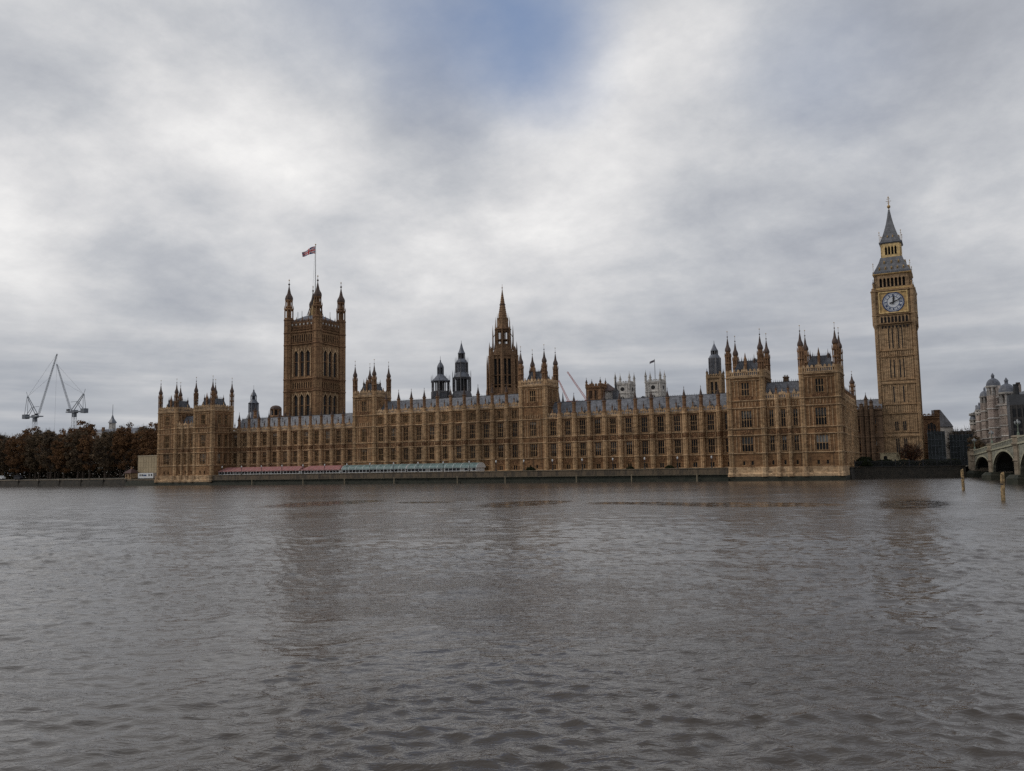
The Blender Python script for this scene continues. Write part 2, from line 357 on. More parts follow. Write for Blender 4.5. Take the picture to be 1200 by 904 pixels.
class Side:
    """one wall plane of a building: local x runs along it, local -y faces out"""
    def __init__(s, root, ox=0, oy=0, rz=0): s.root, s.ox, s.oy, s.rz = root, ox, oy, rz; s.M = Matrix.Translation((ox, oy, 0)) @ Matrix.Rotation(rz, 4, 'Z')
    def put(s, name, me, x, y, z, label=None):
        p_ = s.M @ Vector((x, y, z)); return part(name, me, s.root, tuple(p_), s.rz, label)
    def window(s, x, z, w, h, lights, trans=(.5,), name='window', **kw):
        if w > 1.3 and h > 3 and not kw.get('blind') and not kw.get('arch') and WR.random() < .30: kw['blind'] = WR.choice((.25, .45, .7))
        fr, gl = window_meshes(w, h, lights, trans, **kw); o = s.put(name, fr, x, 0, z); part('pane', gl, o); return (round(x - w / 2, 4), round(x + w / 2, 4), z, z + h)
def buttress_mesh(r, z0, z1, rings, niche=None, mat=None):
    def make():
        m_ = MB(mat or BUTT); m_.prism(0, 0, 8, [(r * 1.25, z0), (r * 1.25, z0 + 1.0), (r, z0 + 1.3), (r, z1)])
        m_.use(HONEYL if mat is None else mat)
        for z in rings: m_.prism(0, 0, 8, [(r * 1.02, z - .22), (r * 1.28, z - .02), (r * 1.28, z + .18), (r * 1.02, z + .3)])
        for a in range(8):                                   # slender edge ribs
            an = math.pi / 8 + a * math.pi / 4; m_.box(r * math.cos(an) - .06, r * math.cos(an) + .06, r * math.sin(an) - .06, r * math.sin(an) + .06, z0 + 1.3, z1)
        if niche:
            m_.use(CARVED if mat is None else mat); m_.prism(0, 0, 8, [(r * 1.05, niche[0]), (r * 1.16, niche[0] + .3), (r * 1.16, niche[1] - .4), (r * 1.05, niche[1])])
        return m_.mesh('buttress')
    return cached(('but', r, z0, z1, tuple(rings), niche, mat and mat.name), make)
def pinnacle_mesh(h, r=.5, mat=None, cap=None):
    def make():
        m_ = MB(mat or BROWN); a = h * .52
        m_.prism(0, 0, 8, [(r * 1.3, 0), (r * 1.3, .3), (r, .5), (r, a - .3), (r * 1.35, a - .1), (r * 1.35, a + .1)])
        m_.use(cap or BLACKCAP); rings = [(r * 1.15, a + .1)]
        for k in range(1, 6):
            f = k / 6; rr = r * 1.15 * (1 - f) ** 1.2; z = a + .1 + (h - a - .5) * f
            rings += [(rr * .85 + .02, z - .06), (rr + .09, z), (rr * .85 + .02, z + .07)]
        rings += [(.05, h - .35), (.16, h - .25), (.05, h - .12), (.02, h + .25)]
        m_.prism(0, 0, 8, rings); return m_.mesh('pinnacle')
    return cached(('pin', h, r, mat and mat.name, cap and cap.name), make)
def turret_cap_mesh(r=.8, s=1.0, mat=None):
    """open lantern stage, bulbous cap, finial and vane; z=0 at the parapet top of the shaft"""
    def make():
        m_ = MB(mat or BROWN); k = s
        m_.prism(0, 0, 8, [(r * .55, 0), (r * .55, 4.4 * k)])
        m_.prism(0, 0, 8, [(r * 1.15, 2.0 * k), (r * 1.2, 2.25 * k), (r * .9, 2.5 * k)])
        for a in range(8):
            an = math.pi / 8 + a * math.pi / 4; x, y = math.cos(an), math.sin(an)
            m_.box(r * .93 * x - .11, r * .93 * x + .11, r * .93 * y - .11, r * .93 * y + .11, 0, 4.2 * k)
            m_.prism(r * 1.08 * x, r * 1.08 * y, 4, [(.13, 4.2 * k), (.11, 4.9 * k), (.01, 5.6 * k)])
        m_.prism(0, 0, 8, [(r * .95, 4.0 * k), (r * 1.15, 4.25 * k), (r * 1.15, 4.45 * k), (r * .8, 4.5 * k), (r * .78, 5.7 * k), (r * 1.05, 5.9 * k)])
        m_.use(BLACKCAP).prism(0, 0, 8, [(r * .98, 5.9 * k), (r * 1.02, 6.3 * k), (r * .88, 6.8 * k), (r * .6, 7.3 * k), (r * .42, 7.9 * k), (r * .3, 8.7 * k), (r * .12, 9.6 * k), (.05, 9.9 * k), (.2, 10.1 * k), (.2, 10.25 * k), (.04, 10.4 * k), (.03, 11.5 * k)])
        m_.use(GILTD).prism(0, 0, 4, [(.04, 11.5 * k), (.2, 11.7 * k), (.04, 11.9 * k)])
        return m_.mesh('turret_cap')
    return cached(('tcap', r, s, mat and mat.name), make)
def parapet(mb, x0, x1, z, h, y0=-.35, y1=-.05, step=.62, merlon=1.24, gables=()):
    mb.box(x0, x1, y0, y1, z, z + .3); mb.box(x0, x1, y0, y1, z + h * .58, z + h * .70)
    n = max(1, int((x1 - x0) / step)); st = (x1 - x0) / n
    for k in range(n):
        x = x0 + (k + .5) * st; mb.box(x - st * .22, x + st * .22, y0 + .06, y1 - .06, z + .3, z + h * .58)
    n = max(1, int((x1 - x0) / merlon)); st = (x1 - x0) / n
    for k in range(n):
        x = x0 + (k + .5) * st; mb.poly([(x - st * .30, z + h * .70), (x + st * .30, z + h * .70), (x + st * .30, z + h * .92), (x, z + h * 1.08), (x - st * .30, z + h * .92)], y0, y1)
    for g in gables:
        mb.poly([(g - .45, z + h * .70), (g + .45, z + h * .70), (g + .38, z + h * 1.05), (g + .12, z + h * 1.15), (g, z + h * 1.6), (g - .12, z + h * 1.15), (g - .38, z + h * 1.05)], y0 - .06, y1 + .02)
def string(mb, x0, x1, z, proud=.32, h=.26, back=0.0):
    mb.polx([(back, z - h * .9), (-proud * .35, z - h * .6), (-proud, z - h * .05), (-proud, z + h * .45), (back, z + h * .8)], x0, x1)
def dormer_mesh():
    def make():
        m_ = MB(ROOFD); m_.poly([(-.55, 0), (.55, 0), (.55, .8), (0, 1.7), (-.55, .8)], -.4, 2.0)
        m_.use(DARKHOLE).box(-.3, .3, -.45, -.405, .15, .85); m_.use(IRON).box(-.05, .05, -.35, -.25, 1.5, 2.4)
        return m_.mesh('dormer')
    return cached('dormer', make)
def cresting(mb, x0, x1, y, z, h=.45, step=.55):
    mb.use(IRON).box(x0, x1, y - .05, y + .05, z, z + .1); n = int((x1 - x0) / step)
    for k in range(n + 1):
        x = x0 + (x1 - x0) * k / max(1, n); mb.poly([(x - .07, z + .1), (x + .07, z + .1), (x, z + h + (.2 if k % 4 == 0 else 0))], y - .04, y + .04)

ZC, ZB1, ZB2, ZA = 7.8, 12.95, 14.85, 20.85
def bay_panels(mb, xc, w, ww, z0, z1):
    """thin blind-tracery ribs either side of a window"""
    for s_ in (-1, 1):
        a = xc + s_ * (ww / 2 + .16); mb.box(a - .08, a + .08, -.13, .0, z0, z1)
        edge = xc + s_ * (w / 2 - .72); mid_ = (a + edge) / 2
        if abs(edge - a) > .5: mb.box(mid_ - .05, mid_ + .05, -.09, .0, z0, z1)
def river_range(name, label, x_centres, bay, ydepth, attic, xa, xb):
    """a long range of identical bays between x = xa..xb (front plane y = 10)"""
    root = thing(name, label, 'palace wing', ((xa + xb) / 2, 10, 3)); cx = root.location.x
    F = Side(root, 0, 0, 0); z3 = -3.0
    A = lambda z: z + z3
    L_, R_ = xa - cx, xb - cx; wallm = MB(HONEY); holes = []
    top = 25.2 if attic else ZA
    for x in x_centres:
        u = x - cx
        holes.append(F.window(u, A(4.15), 1.5, 1.5, 2, (), bar=.12))
        holes.append(F.window(u, A(8.4), 2.0, 4.25, 3, (.5,), bar=.09))
        holes.append(F.window(u, A(15.35), 2.05, 4.75, 3, (.36, .62), bar=.09))
        if attic: holes.append(F.window(u, A(21.7), 2.4, 2.7, 4, (), bar=.16))
    wallm.wall(L_, R_, A(3), A(top + .6), holes)
    wallm.use(HONEYL)
    for z in (3.9, ZC, ZB1, ZB2): string(wallm, L_, R_, A(z))
    string(wallm, L_, R_, A(ZA), .5, .34)
    if attic: string(wallm, L_, R_, A(top), .5, .34)
    for x in x_centres:
        u = x - cx
        bay_panels(wallm, u, bay, 2.1, A(8.05), A(12.7)); bay_panels(wallm, u, bay, 2.2, A(15.1), A(20.5))
        if attic:
            for k in range(-3, 4):
                if abs(k) * .62 > 1.2: wallm.box(u + k * .62 - .07, u + k * .62 + .07, -.12, 0, A(21.2), A(24.8))
        wallm.use(CARVED).box(u - 1.25, u + 1.25, -.16, -.001, A(13.2), A(14.6)); wallm.use(HONEYL)
        wallm.box(u - 1.4, u - 1.26, -.22, 0, A(13.1), A(14.65)); wallm.box(u + 1.26, u + 1.4, -.22, 0, A(13.1), A(14.65))
        wallm.use(CARVED).box(u - .95, u + .95, -.10, -.001, A(6.1), A(7.4)); wallm.use(HONEYL)
    wallm.use(RUSTST); [wallm.box(x - cx - 1.08, x - cx + 1.08, -.05, -.002, A(z_ - .02), A(z_ + .3)) for x in x_centres for z_ in (12.55, 20.15)]; wallm.use(HONEY).box(L_, R_, .47, ydepth - 2, A(3), A(top + .5))
    part('wall', wallm, root)
    pm = MB(HONEYL); ph = 1.55 if not attic else 1.5
    parapet(pm, L_, R_, A(top + .3), ph, gables=[x - cx for x in x_centres]); part('parapet', pm, root)
    zr0, zr1 = top + .45, (26.8 if not attic else 30.5)
    rm = MB(ROOF); rm.polx([(1.3, A(zr0)), (ydepth - 1, A(zr0)), (ydepth * .62, A(zr1)), (6.2, A(zr1))], L_, R_); cresting(rm, L_, R_, 6.2, A(zr1)); part('roof', rm, root)
    edges = sorted({round(x - bay / 2, 3) for x in x_centres} | {round(x_centres[0] + bay / 2, 3), round(x_centres[-1] + bay / 2, 3)}); edges = [e for e in edges if xa + .4 < e < xb - .4]
    rings = [ZC, ZB1, ZB2, ZA] + ([top] if attic else [])
    bm_ = buttress_mesh(.70, 3.0, top + 1.6, rings, (13.1, 14.7))
    for e in edges:
        o = part('buttress', bm_, root, (e - cx, -.45, z3)); part('pinnacle', pinnacle_mesh(6.6 if not attic else 7.2, .56), o, (0, 0, top + 1.6))
    for x in x_centres: part('dormer', dormer_mesh(), root, (x - cx, 2.3, A(zr0 + .55)))
    mini = pinnacle_mesh(2.3, .2)
    for x in x_centres: part('parapet_pinnacle', mini, root, (x - cx, -.2, A(top + .3 + ph)))
    vm = MB(LEAD)
    for i, x in enumerate(x_centres):
        vm.box(x - cx - .06, x - cx + .06, 4.3, 4.42, A(zr0 + 3.2), A(zr0 + 5.2)); vm.box(x - cx - .3, x - cx + .3, 4.2, 4.5, A(zr0 + 4.6), A(zr0 + 4.9))
    part('roof_vent', vm, root); return root

right_x = [-33.0 - 5.27 * k for k in range(12)]; left_x = [-266 - x for x in right_x]; centre_x = [-133 + 5.55 * k for k in range(-5, 6)]
river_range('palace_wing', 'long honey stone palace wing between the central block and the right twin-towered pavilion', sorted(right_x), 5.27, 14, False, -93.2, -30.7)
river_range('palace_wing', 'long honey stone palace wing behind the red canopy, ending at the left twin-towered pavilion', sorted(left_x), 5.27, 14, False, -235.3, -172.8)
river_range('palace_central_block', 'taller middle block of the palace with an extra attic row, between two square towers', centre_x, 5.55, 15, True, -163.4, -102.6)

def square_tower(root, x0, x1, y0, y1, zbase, zcor, sides, zt_roof, cap_s, tower_win, ux=0, turret_r=.85, storeys=True, A=lambda z: z, rings=None, blind=0.0, roofmat=None):
    """square tower with corner turrets; sides: list of 'F','R','L' faces that carry windows"""
    w, dpt = x1 - x0, y1 - y0; wm = MB(HONEY)
    for sd in ('F', 'R', 'L', 'B'):
        if sd == 'F': S = Side(root, x0, y0, 0); wd = w
        elif sd == 'R': S = Side(root, x1, y0, math.pi / 2); wd = dpt
        elif sd == 'L': S = Side(root, x0, y1, -math.pi / 2); wd = dpt
        else: S = Side(root, x1, y1, math.pi); wd = w
        holes = []; c = wd / 2
        if sd in sides:
            cols_ = [(c, tower_win, 4)] if sd == 'F' else [(c - 1.75, 1.55, 2), (c + 1.75, 1.55, 2)]
            lower = sides[sd]
            for x, ww, li in cols_:
                if lower:
                    bl = blind if sd == 'F' else 0
                    holes.append(S.window(x, A(8.4), ww, 4.2, li, (.48,), blind=bl, bar=.11))
                    holes.append(S.window(x, A(15.35), ww * .92, 4.8, li, (.45,), blind=bl * .8, bar=.11))
                    if sd != 'F' or ww < 2.6: holes.append(S.window(x, A(4.5), .9, 1.2, 1, (), bar=.1))
                holes.append(S.window(x, A(zcor - 5.2), min(ww * .85, 2.3), 3.7, 3 if sd == 'F' else 2, (.5,)))
            if sd == 'F' and lower and tower_win > 2.6:
                for k in (-1.2, 1.2): holes.append(S.window(c + k, A(4.5), .8, 1.15, 1, (), bar=.1))
        wm.T = S.M; wm.use(HONEY); wm.wall(0, wd, A(zbase), A(zcor + .5), holes)
        wm.use(HONEYL)
        for z in (rings or []): string(wm, 0, wd, A(z))
        string(wm, 0, wd, A(zcor), .5, .4); string(wm, .2, wd - .2, A(zcor - .85), .25, .2)
        if sd in sides:
            nrib = 9 if sd == 'F' else 7
            for k in range(nrib):
                x = 1.1 + (wd - 2.2) * k / (nrib - 1)
                for za, zb in ((8.05, 12.7), (15.1, 20.5), (zcor - 5.6, zcor - 1.1)):
                    if za < 20 and not sides[sd]: continue
                    if any(h_[0] - .1 < x < h_[1] + .1 for h_ in holes if h_[2] >= A(za) - .3 and h_[3] <= A(zb) + .5): continue
                    wm.box(x - .09, x + .09, -.12, 0, A(za), A(zb))
            for x, ww, li in (cols_ if sides[sd] else []):
                wm.use(CARVED).box(x - ww / 2, x + ww / 2, -.16, -.001, A(13.2), A(14.6)); wm.use(HONEYL)
            wm.use(CARVED); wm.box(c - 2.0, c + 2.0, -.12, -.001, A(zcor - 6.5), A(zcor - 5.5)); wm.use(HONEYL)
            if sides[sd]:
                for k in range(7): x = c - 2.7 + k * .9; wm.box(x - .1, x + .1, -.14, 0, A(21.3), A(22.5))
        mp = cached(('tpar', round(wd, 2)), lambda: (lambda q_: (parapet(q_, .6, wd - .6, 0, 2.0, step=.55, merlon=1.1, gables=(wd / 2,)), q_.mesh('parapet'))[1])(MB(HONEYL)))
        S.put('parapet', mp, 0, 0, A(zcor + .35))
    wm.T = Matrix.Identity(4); wm.use(HONEY).box(x0 + .47, x1 - .47, y0 + .47, y1 - .47, A(zbase), A(zcor + .3))
    part('tower_wall', wm, root)
    ru = [r_ for r_ in (rings or []) if r_ > 4] + [zcor]
    bm_ = buttress_mesh(turret_r, A(zbase), A(zcor + 2.2), [A(r_) for r_ in ru], None)
    for tx in (x0 + .55, x1 - .55):
        for ty in (y0 + .45, y1 - .45):
            o = part('corner_turret', bm_, root, (tx, ty, 0)); part('turret_cap', turret_cap_mesh(turret_r, cap_s), o, (0, 0, A(zcor + 2.2)))
    rm = MB(roofmat or ROOFD); a, b_, c_, e_ = x0 + 1.3, x1 - 1.3, y0 + 1.3, y1 - 1.3; i_ = 1.5
    z0_, z1_ = A(zcor + .4), A(zt_roof)
    rm.add([(a, c_, z0_), (b_, c_, z0_), (b_, e_, z0_), (a, e_, z0_), (a + i_, c_ + i_, z1_), (b_ - i_, c_ + i_, z1_), (b_ - i_, e_ - i_, z1_), (a + i_, e_ - i_, z1_)],
           [(0, 1, 5, 4), (1, 2, 6, 5), (2, 3, 7, 6), (3, 0, 4, 7), (4, 5, 6, 7), (3, 2, 1, 0)])
    cresting(rm, a + i_, b_ - i_, c_ + i_, z1_, .9, .5)
    rm.T = Matrix.Translation((b_ - i_, c_ + i_, 0)) @ Matrix.Rotation(math.pi / 2, 4, 'Z'); cresting(rm, 0, e_ - c_ - 2 * i_, 0, z1_, .9, .5); rm.T = Matrix.Identity(4)
    rm.use(BLACKCAP)
    for px_, py_ in ((a + i_, c_ + i_), (b_ - i_, c_ + i_), (b_ - i_, e_ - i_), (a + i_, e_ - i_)): rm.prism(px_, py_, 6, [(.3, z1_ - .8), (.34, z1_ + .3), (.12, z1_ + .8), (.02, z1_ + 2.0)])
    part('roof', rm, root)
    for k in (-1, 1):
        part('dormer', dormer_mesh(), root, ((x0 + x1) / 2 + k * 1.6, y0 + 1.9, z0_ + 1.4)); part('dormer', dormer_mesh(), root, (x1 - 1.9, (y0 + y1) / 2 + k * 1.6, z0_ + 1.4), math.pi / 2)
    # chimney and tall vents rising by the roof
    ch = MB(BROWN); ch.box((x0 + x1) / 2 - .35, (x0 + x1) / 2 + .35, y0 + 1.5, y0 + 2.1, z0_, z1_ + .5); ch.prism((x0 + x1) / 2, y0 + 1.8, 6, [(.45, z1_ + .5), (.3, z1_ + 1), (.04, z1_ + 2.4)]); part('chimney', ch, root)

def pavilion(name, label, x0, blind):
    """river-front pavilion 30.7 m wide: two square towers joined by three bays; front plane y = 0, root on the left corner"""
    root = thing(name, label, 'palace pavilion', (x0, 0, 0)); rg = [3.75, ZC, ZB1, ZB2, ZA, 22.95]
    for a in (0, 20.35):
        square_tower(root, a, a + 10.35, 0, 11.2, 2.0, 29.7, {'F': True, 'R': True, 'L': True}, 34.8, 1.0, 3.3, rings=rg, blind=blind)
    F = Side(root, 0, .6, 0); holes = []; wm = MB(HONEY)
    for x in (12.05, 15.35, 18.65):
        holes += [F.window(x, 4.5, .75, 1.3, 1, (), bar=.1), F.window(x, 8.4, 1.35, 4.2, 2, (.5,), blind=blind * .5), F.window(x, 15.35, 1.35, 4.8, 2, (.5,), blind=blind * .5)]
    wm.T = F.M; wm.wall(10.35, 20.35, 2.0, 23.3, holes); wm.use(HONEYL)
    for z in rg: string(wm, 10.35, 20.35, z)
    for k in range(12): x = 10.9 + k * .81; wm.box(x - .1, x + .1, -.16, 0, 21.25, 22.6)
    for x in (12.05, 15.35, 18.65):
        bay_panels(wm, x, 3.3, 1.4, 8.05, 12.7); bay_panels(wm, x, 3.3, 1.4, 15.1, 20.5)
        wm.use(CARVED).box(x - .8, x + .8, -.15, -.001, 13.2, 14.6); wm.use(HONEYL)
    parapet(wm, 10.35, 20.35, 23.2, 1.8, gables=(12.05, 15.35, 18.65))
    wm.use(HONEY).box(10.35, 20.35, .47, 10, 2, 23.1); part('wall', wm, root)
    for x in (13.7, 17.0):
        o = part('buttress', buttress_mesh(.5, 2.0, 24.6, (3.75, ZC, ZB1, ZB2, ZA, 22.95), (13.1, 14.7)), root, (x, .35, 0)); part('pinnacle', pinnacle_mesh(2.6, .3), o, (0, 0, 24.6))
    rm = MB(ROOF); rm.polx([(1.8, 23.3), (10.2, 23.3), (7.6, 28.3), (5.2, 28.3)], 10.35, 20.35); cresting(rm, 10.6, 20.1, 5.2, 28.3, .8); part('roof', rm, root)
    for x in (12.05, 18.65): part('dormer', dormer_mesh(), root, (x, 2.9, 24.2))
    cm = MB(DARKST); cm.box(14.9, 16.2, 6.6, 8.2, 25, 30.0); cm.box(14.75, 16.35, 6.45, 8.35, 29.6, 29.95)
    for k in range(3): cm.prism(15.1 + k * .45, 7.4, 6, [(.15, 30), (.13, 30.5)])
    part('chimney', cm, root)
    # sloping plinth standing in the river
    pm = MB(RIVERWALL); pm.box(-.5, 31.2, -1.0, 11.9, -1.5, 1.25)
    pm.use(HONEYL).polx([(11.8, 1.2), (-.95, 1.2), (-.95, 1.9), (-.35, 2.35), (-.35, 3.6), (-.1, 3.75), (11.3, 3.75)], -.42, 31.12)
    for x in (0.5, 9.8, 13.7, 17.0, 20.9, 30.2): pm.prism(x, -.25, 8, [(1.25, 1.2), (1.25, 2.0), (1.0, 2.4), (1.0, 3.9)])
    part('plinth', pm, root); return root
pavilion('palace_pavilion', 'honey stone pavilion with two turreted square towers, nearest the clock tower', -30.7, .55)
pavilion('palace_pavilion', 'honey stone pavilion with two turreted square towers, beside the brown autumn trees', -266.0, .0)

def centre_tower(label, x0):
    root = thing('palace_tower', label, 'tower', (x0, 9.4, 3)); A_ = lambda z: z - 3
    square_tower(root, 0, 9.9, 0, 10.2, 3, 32.1, {'F': True, 'R': False, 'L': False}, 37.3, 1.0, 2.7, rings=[3.9, ZC, ZB1, ZB2, ZA, 25.2], A=A_, blind=.25)
    return root
centre_tower('square four-turreted tower at the right end of the central palace block', -103.0)
centre_tower('square four-turreted tower at the left end of the central palace block', -172.9)

# north side range, facing the clock tower
root = thing('palace_side_range', 'shaded side wall of the palace running back from the right pavilion towards the clock tower', 'palace wing', (-.35, 11.2, 3))
S = Side(root, 0, 0, math.pi / 2); wm = MB(HONEY); holes = []; nb_ = 11; Ln = 36.4
for k in range(nb_):
    u = (k + .5) * Ln / nb_
    holes += [S.window(u, 5.4, 2.0, 4.2, 2, (.5,), bar=.2), S.window(u, 12.35, 2.0, 4.8, 2, (.5,), bar=.2), S.window(u, 1.3, .9, 1.3, 1, (), bar=.1)]
wm.T = S.M; wm.wall(0, Ln, 0, 20.3, holes); wm.use(HONEYL)
for z in (.8, ZC - 3, ZB1 - 3, ZB2 - 3, ZA - 3, 19.95): string(wm, 0, Ln, z)
parapet(wm, 0, Ln, 20.1, 1.7); wm.use(HONEY).box(0, Ln, .47, 9, 0, 20.0); part('wall', wm, root)
for k in range(1, nb_ + 1):
    o = part('buttress', buttress_mesh(.3, 0, 21.4, (ZC - 3, ZB1 - 3, ZB2 - 3, ZA - 3, 19.9), None), root, (.05, k * Ln / nb_, 0)); part('pinnacle', pinnacle_mesh(2.6, .28), o, (0, 0, 21.4))
rm = MB(ROOFD); rm.T = S.M; rm.polx([(1.3, 20.2), (9, 20.2), (6.5, 24), (4.5, 24)], 0, Ln); part('roof', rm, root)
o = part('corner_turret', buttress_mesh(1.0, 0, 23.5, (4.8, 10, 12, 17.9, 19.9), None), root, (-.4, Ln + .8, 0)); part('turret_cap', turret_cap_mesh(.9, .68), o, (0, 0, 23.5))

# far court range between pavilion side and clock tower
root = thing('court_range', 'dark shaded palace range with slate roof just left of the clock tower', 'palace wing', (-30, 80, 3))
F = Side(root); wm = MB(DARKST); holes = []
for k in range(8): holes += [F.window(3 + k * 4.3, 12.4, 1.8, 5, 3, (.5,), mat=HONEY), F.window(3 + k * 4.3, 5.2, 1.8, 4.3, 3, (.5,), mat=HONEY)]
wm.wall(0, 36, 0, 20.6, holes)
for z in (4.8, 10.5, 18.2, 20.2): string(wm, 0, 36, z)
parapet(wm, 0, 36, 20.4, 1.3); wm.box(0, 36, .47, 10, 0, 20.5); part('wall', wm, root)
rm = MB(ROOF); rm.polx([(1.2, 20.5), (10, 20.5), (7, 24.3), (4.6, 24.3)], 0, 36); cresting(rm, 0, 36, 4.6, 24.3); part('roof', rm, root)
for x, hh in ((30.9, 26.6), (32.6, 24.6), (29.3, 23.2)):
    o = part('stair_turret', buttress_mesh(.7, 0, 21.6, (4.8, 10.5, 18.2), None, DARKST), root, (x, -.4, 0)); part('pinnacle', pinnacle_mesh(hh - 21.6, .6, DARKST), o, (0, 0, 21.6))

# ------------------------------------------------------------------ clock tower
root = thing('clock_tower', 'tall golden clock tower with a blue and white dial and pointed grey roof', 'clock tower', (11.85, 89.6, 3), R(-1.2)); z3 = -3
def faces4(fn, half):
    for k in range(4): fn(Matrix.Rotation(k * math.pi / 2, 4, 'Z') @ Matrix.Translation((0, -half, z3)), k)
sh = MB(GOLDST); HW = 6.35
sh.use(GOLDST); sh.sq(0, 0, [(HW - .16, 3 + z3), (HW - .16, 54 + z3)])
def shaft_face(M, k):
    sh.T = M; sh.use(GOLDST)
    for a, b_ in ((3.0, 5.6),): sh.box(-HW, HW, -.35, .31, a, b_)
    for z in (13.6, 15.1, 21.8, 25.0, 32.5, 33.8, 42.3, 44.5): sh.use(GOLDST); string(sh, -HW, HW, z, .34, .24, .3)
    for a, b_ in ((13.7, 15.0), (32.6, 33.7)): sh.box(-HW + .2, HW - .2, -.02, .31, a + .15, b_ - .15)
    for a, b_ in ((22.1, 24.7), (42.6, 44.2)):
        for j in range(15): x = -5.0 + j * 10 / 14; sh.box(x - .16, x + .16, -.05, .31, a, b_)
    for a, b_ in ((5.6, 13.4), (15.4, 21.6), (25.3, 32.3), (34.1, 42.1), (44.8, 53.6)):
        for j in range(17):
            x = -5.12 + j * 10.24 / 16; big_ = j % 4 == 0; sh.box(x - (.17 if big_ else .08), x + (.17 if big_ else .08), -.10 if big_ else .04, .30, a, b_)
        for j in range(16):
            x = -4.8 + j * .64; sh.poly([(x - .23, b_), (x - .23, b_ - .5), (x, b_ - .06), (x + .23, b_ - .5), (x + .23, b_)], .08, .30)
        if a > 5:
            zm = (a + b_) / 2; sh.box(-5.1, 5.1, .1, .31, zm - .1, zm + .1)
    for s_ in (-1, 1): sh.box(s_ * HW - .55 if s_ > 0 else -HW - .35, s_ * HW + .35 if s_ > 0 else -HW + .55, -.36, .6, 3, 54)
    for s_ in (-1, 1):
        for j in range(3): x = s_ * (HW - .32 + j * .26); sh.box(x - .05, x + .05, -.44, -.36, 5.6, 53.8)
faces4(shaft_face, HW); sh.T = Matrix.Identity(4); part('shaft', sh, root)
slit = MB(DARKHOLE); slit.box(-.22, .22, .02, .15, 0, 1); slit = slit.mesh('slit_window')
for a, b_, xs in ((5.9, 12.9, (-1.6, -.96, 1.0, 1.6)), (15.8, 19.0, (-1.6, -.96, 1.0, 1.6)), (26.0, 31.6, (-1.6, 1.6)), (34.8, 41.2, (-2.24, -.96, .96, 2.24)), (45.4, 52.6, (-2.24, -.96, .96, 2.24))):
    for k in range(2):
        for x in xs:
            p_ = Matrix.Rotation(k * math.pi / 2, 4, 'Z') @ Vector((x + (.0), -HW, a + z3)); o = part('slit_window', slit, root, tuple(p_), k * math.pi / 2); o.scale = (1, 1, b_ - a)
cs = MB(GOLDST); HC = 7.0
cs.sq(0, 0, [(HW + .1, 53.5 + z3), (HC - .35, 54.4 + z3), (HC - .35, 66.6 + z3)])
def clock_face_wall(M, k):
    cs.T = M; cs.use(GOLDST)
    string(cs, -HC, HC, 54.3, .3, .3, .34); string(cs, -HC, HC, 57.5, .35, .3, .34); string(cs, -HC, HC, 66.3, .4, .4, .34)
    cs.use(DARKHOLE).box(-4.7, 4.7, .12, .34, 54.8, 57.0); cs.use(GOLDST)
    for j in range(9): x = -4.7 + j * 9.4 / 8; cs.box(x - .2, x + .2, -.1, .33, 54.6, 57.2)
    for j in range(8):
        x = -4.7 + (j + .5) * 9.4 / 8; cs.poly([(x - .42, 57.2), (x - .42, 56.4), (x, 57.0), (x + .42, 56.4), (x + .42, 57.2)], .0, .3)
        cs.use(DARKHOLE).poly([(x - .3, 53.6), (x + .3, 53.6), (x + .3, 53.0), (x, 52.6), (x - .3, 53.0)], .5, .62); cs.use(GOLDST)
    for s_ in (-1, 1):
        for j in range(4): x = s_ * (5.2 + j * .5); cs.box(x - .09, x + .09, -.05, .34, 58.0, 65.8)
        for z in (60.2, 62.8): cs.box(min(s_ * 5.1, s_ * 6.9), max(s_ * 5.1, s_ * 6.9), .0, .34, z, z + .25)
    # gilded square frame round the dial
    cs.use(GILT)
    cs.box(-4.85, 4.85, -.18, .33, 58.05, 58.45); cs.box(-4.85, 4.85, -.18, .33, 65.55, 65.95); cs.box(-4.85, -4.5, -.18, .33, 58.45, 65.55); cs.box(4.5, 4.85, -.18, .33, 58.45, 65.55)
    cs.use(GILTD).box(-4.5, 4.5, .1, .33, 58.45, 65.55)
faces4(clock_face_wall, HC); cs.T = Matrix.Identity(4)
part('clock_stage', cs, root)
for sx in (-1, 1):
    for sy in (-1, 1):
        o = part('corner_turret', cached('ctur', lambda: (lambda q_: (q_.prism(0, 0, 8, [(.5, 52.6), (1.0, 54.0), (1.0, 57.3), (1.15, 57.5), (1.0, 57.8), (1.0, 65.9), (1.2, 66.2), (1.2, 66.6), (.8, 66.8), (.75, 67.6)]), q_.mesh('corner_turret'))[1])(MB(GOLDST))), root, (sx * 6.35, sy * 6.35, z3))
        part('pinnacle', pinnacle_mesh(3.6, .3, GOLDST), o, (0, 0, 67.4))
# dials
dial_m = MB(OPAL)
def disc(mb, r, y, n=64, r0=0.0):
    if r0 == 0: mb.add([(r * math.sin(2 * math.pi * k / n), y, r * math.cos(2 * math.pi * k / n)) for k in range(n)], [tuple(range(n))])
    else:
        vs = []
        for k in range(n):
            a = 2 * math.pi * k / n; vs += [(r0 * math.sin(a), y, r0 * math.cos(a)), (r * math.sin(a), y, r * math.cos(a)), (r * math.sin(a), y + .05, r * math.cos(a))]
        fs = []
        for k in range(n):
            j = (k + 1) % n; fs += [(3 * k, 3 * k + 1, 3 * j + 1, 3 * j), (3 * k + 1, 3 * k + 2, 3 * j + 2, 3 * j + 1)]
        mb.add(vs, fs)
disc(dial_m, 3.5, 0); ring_m = MB(BLUE)
for r0, r1 in ((3.30, 3.66), (2.94, 3.02), (1.95, 2.12)): disc(ring_m, r1, -.04, 64, r0)
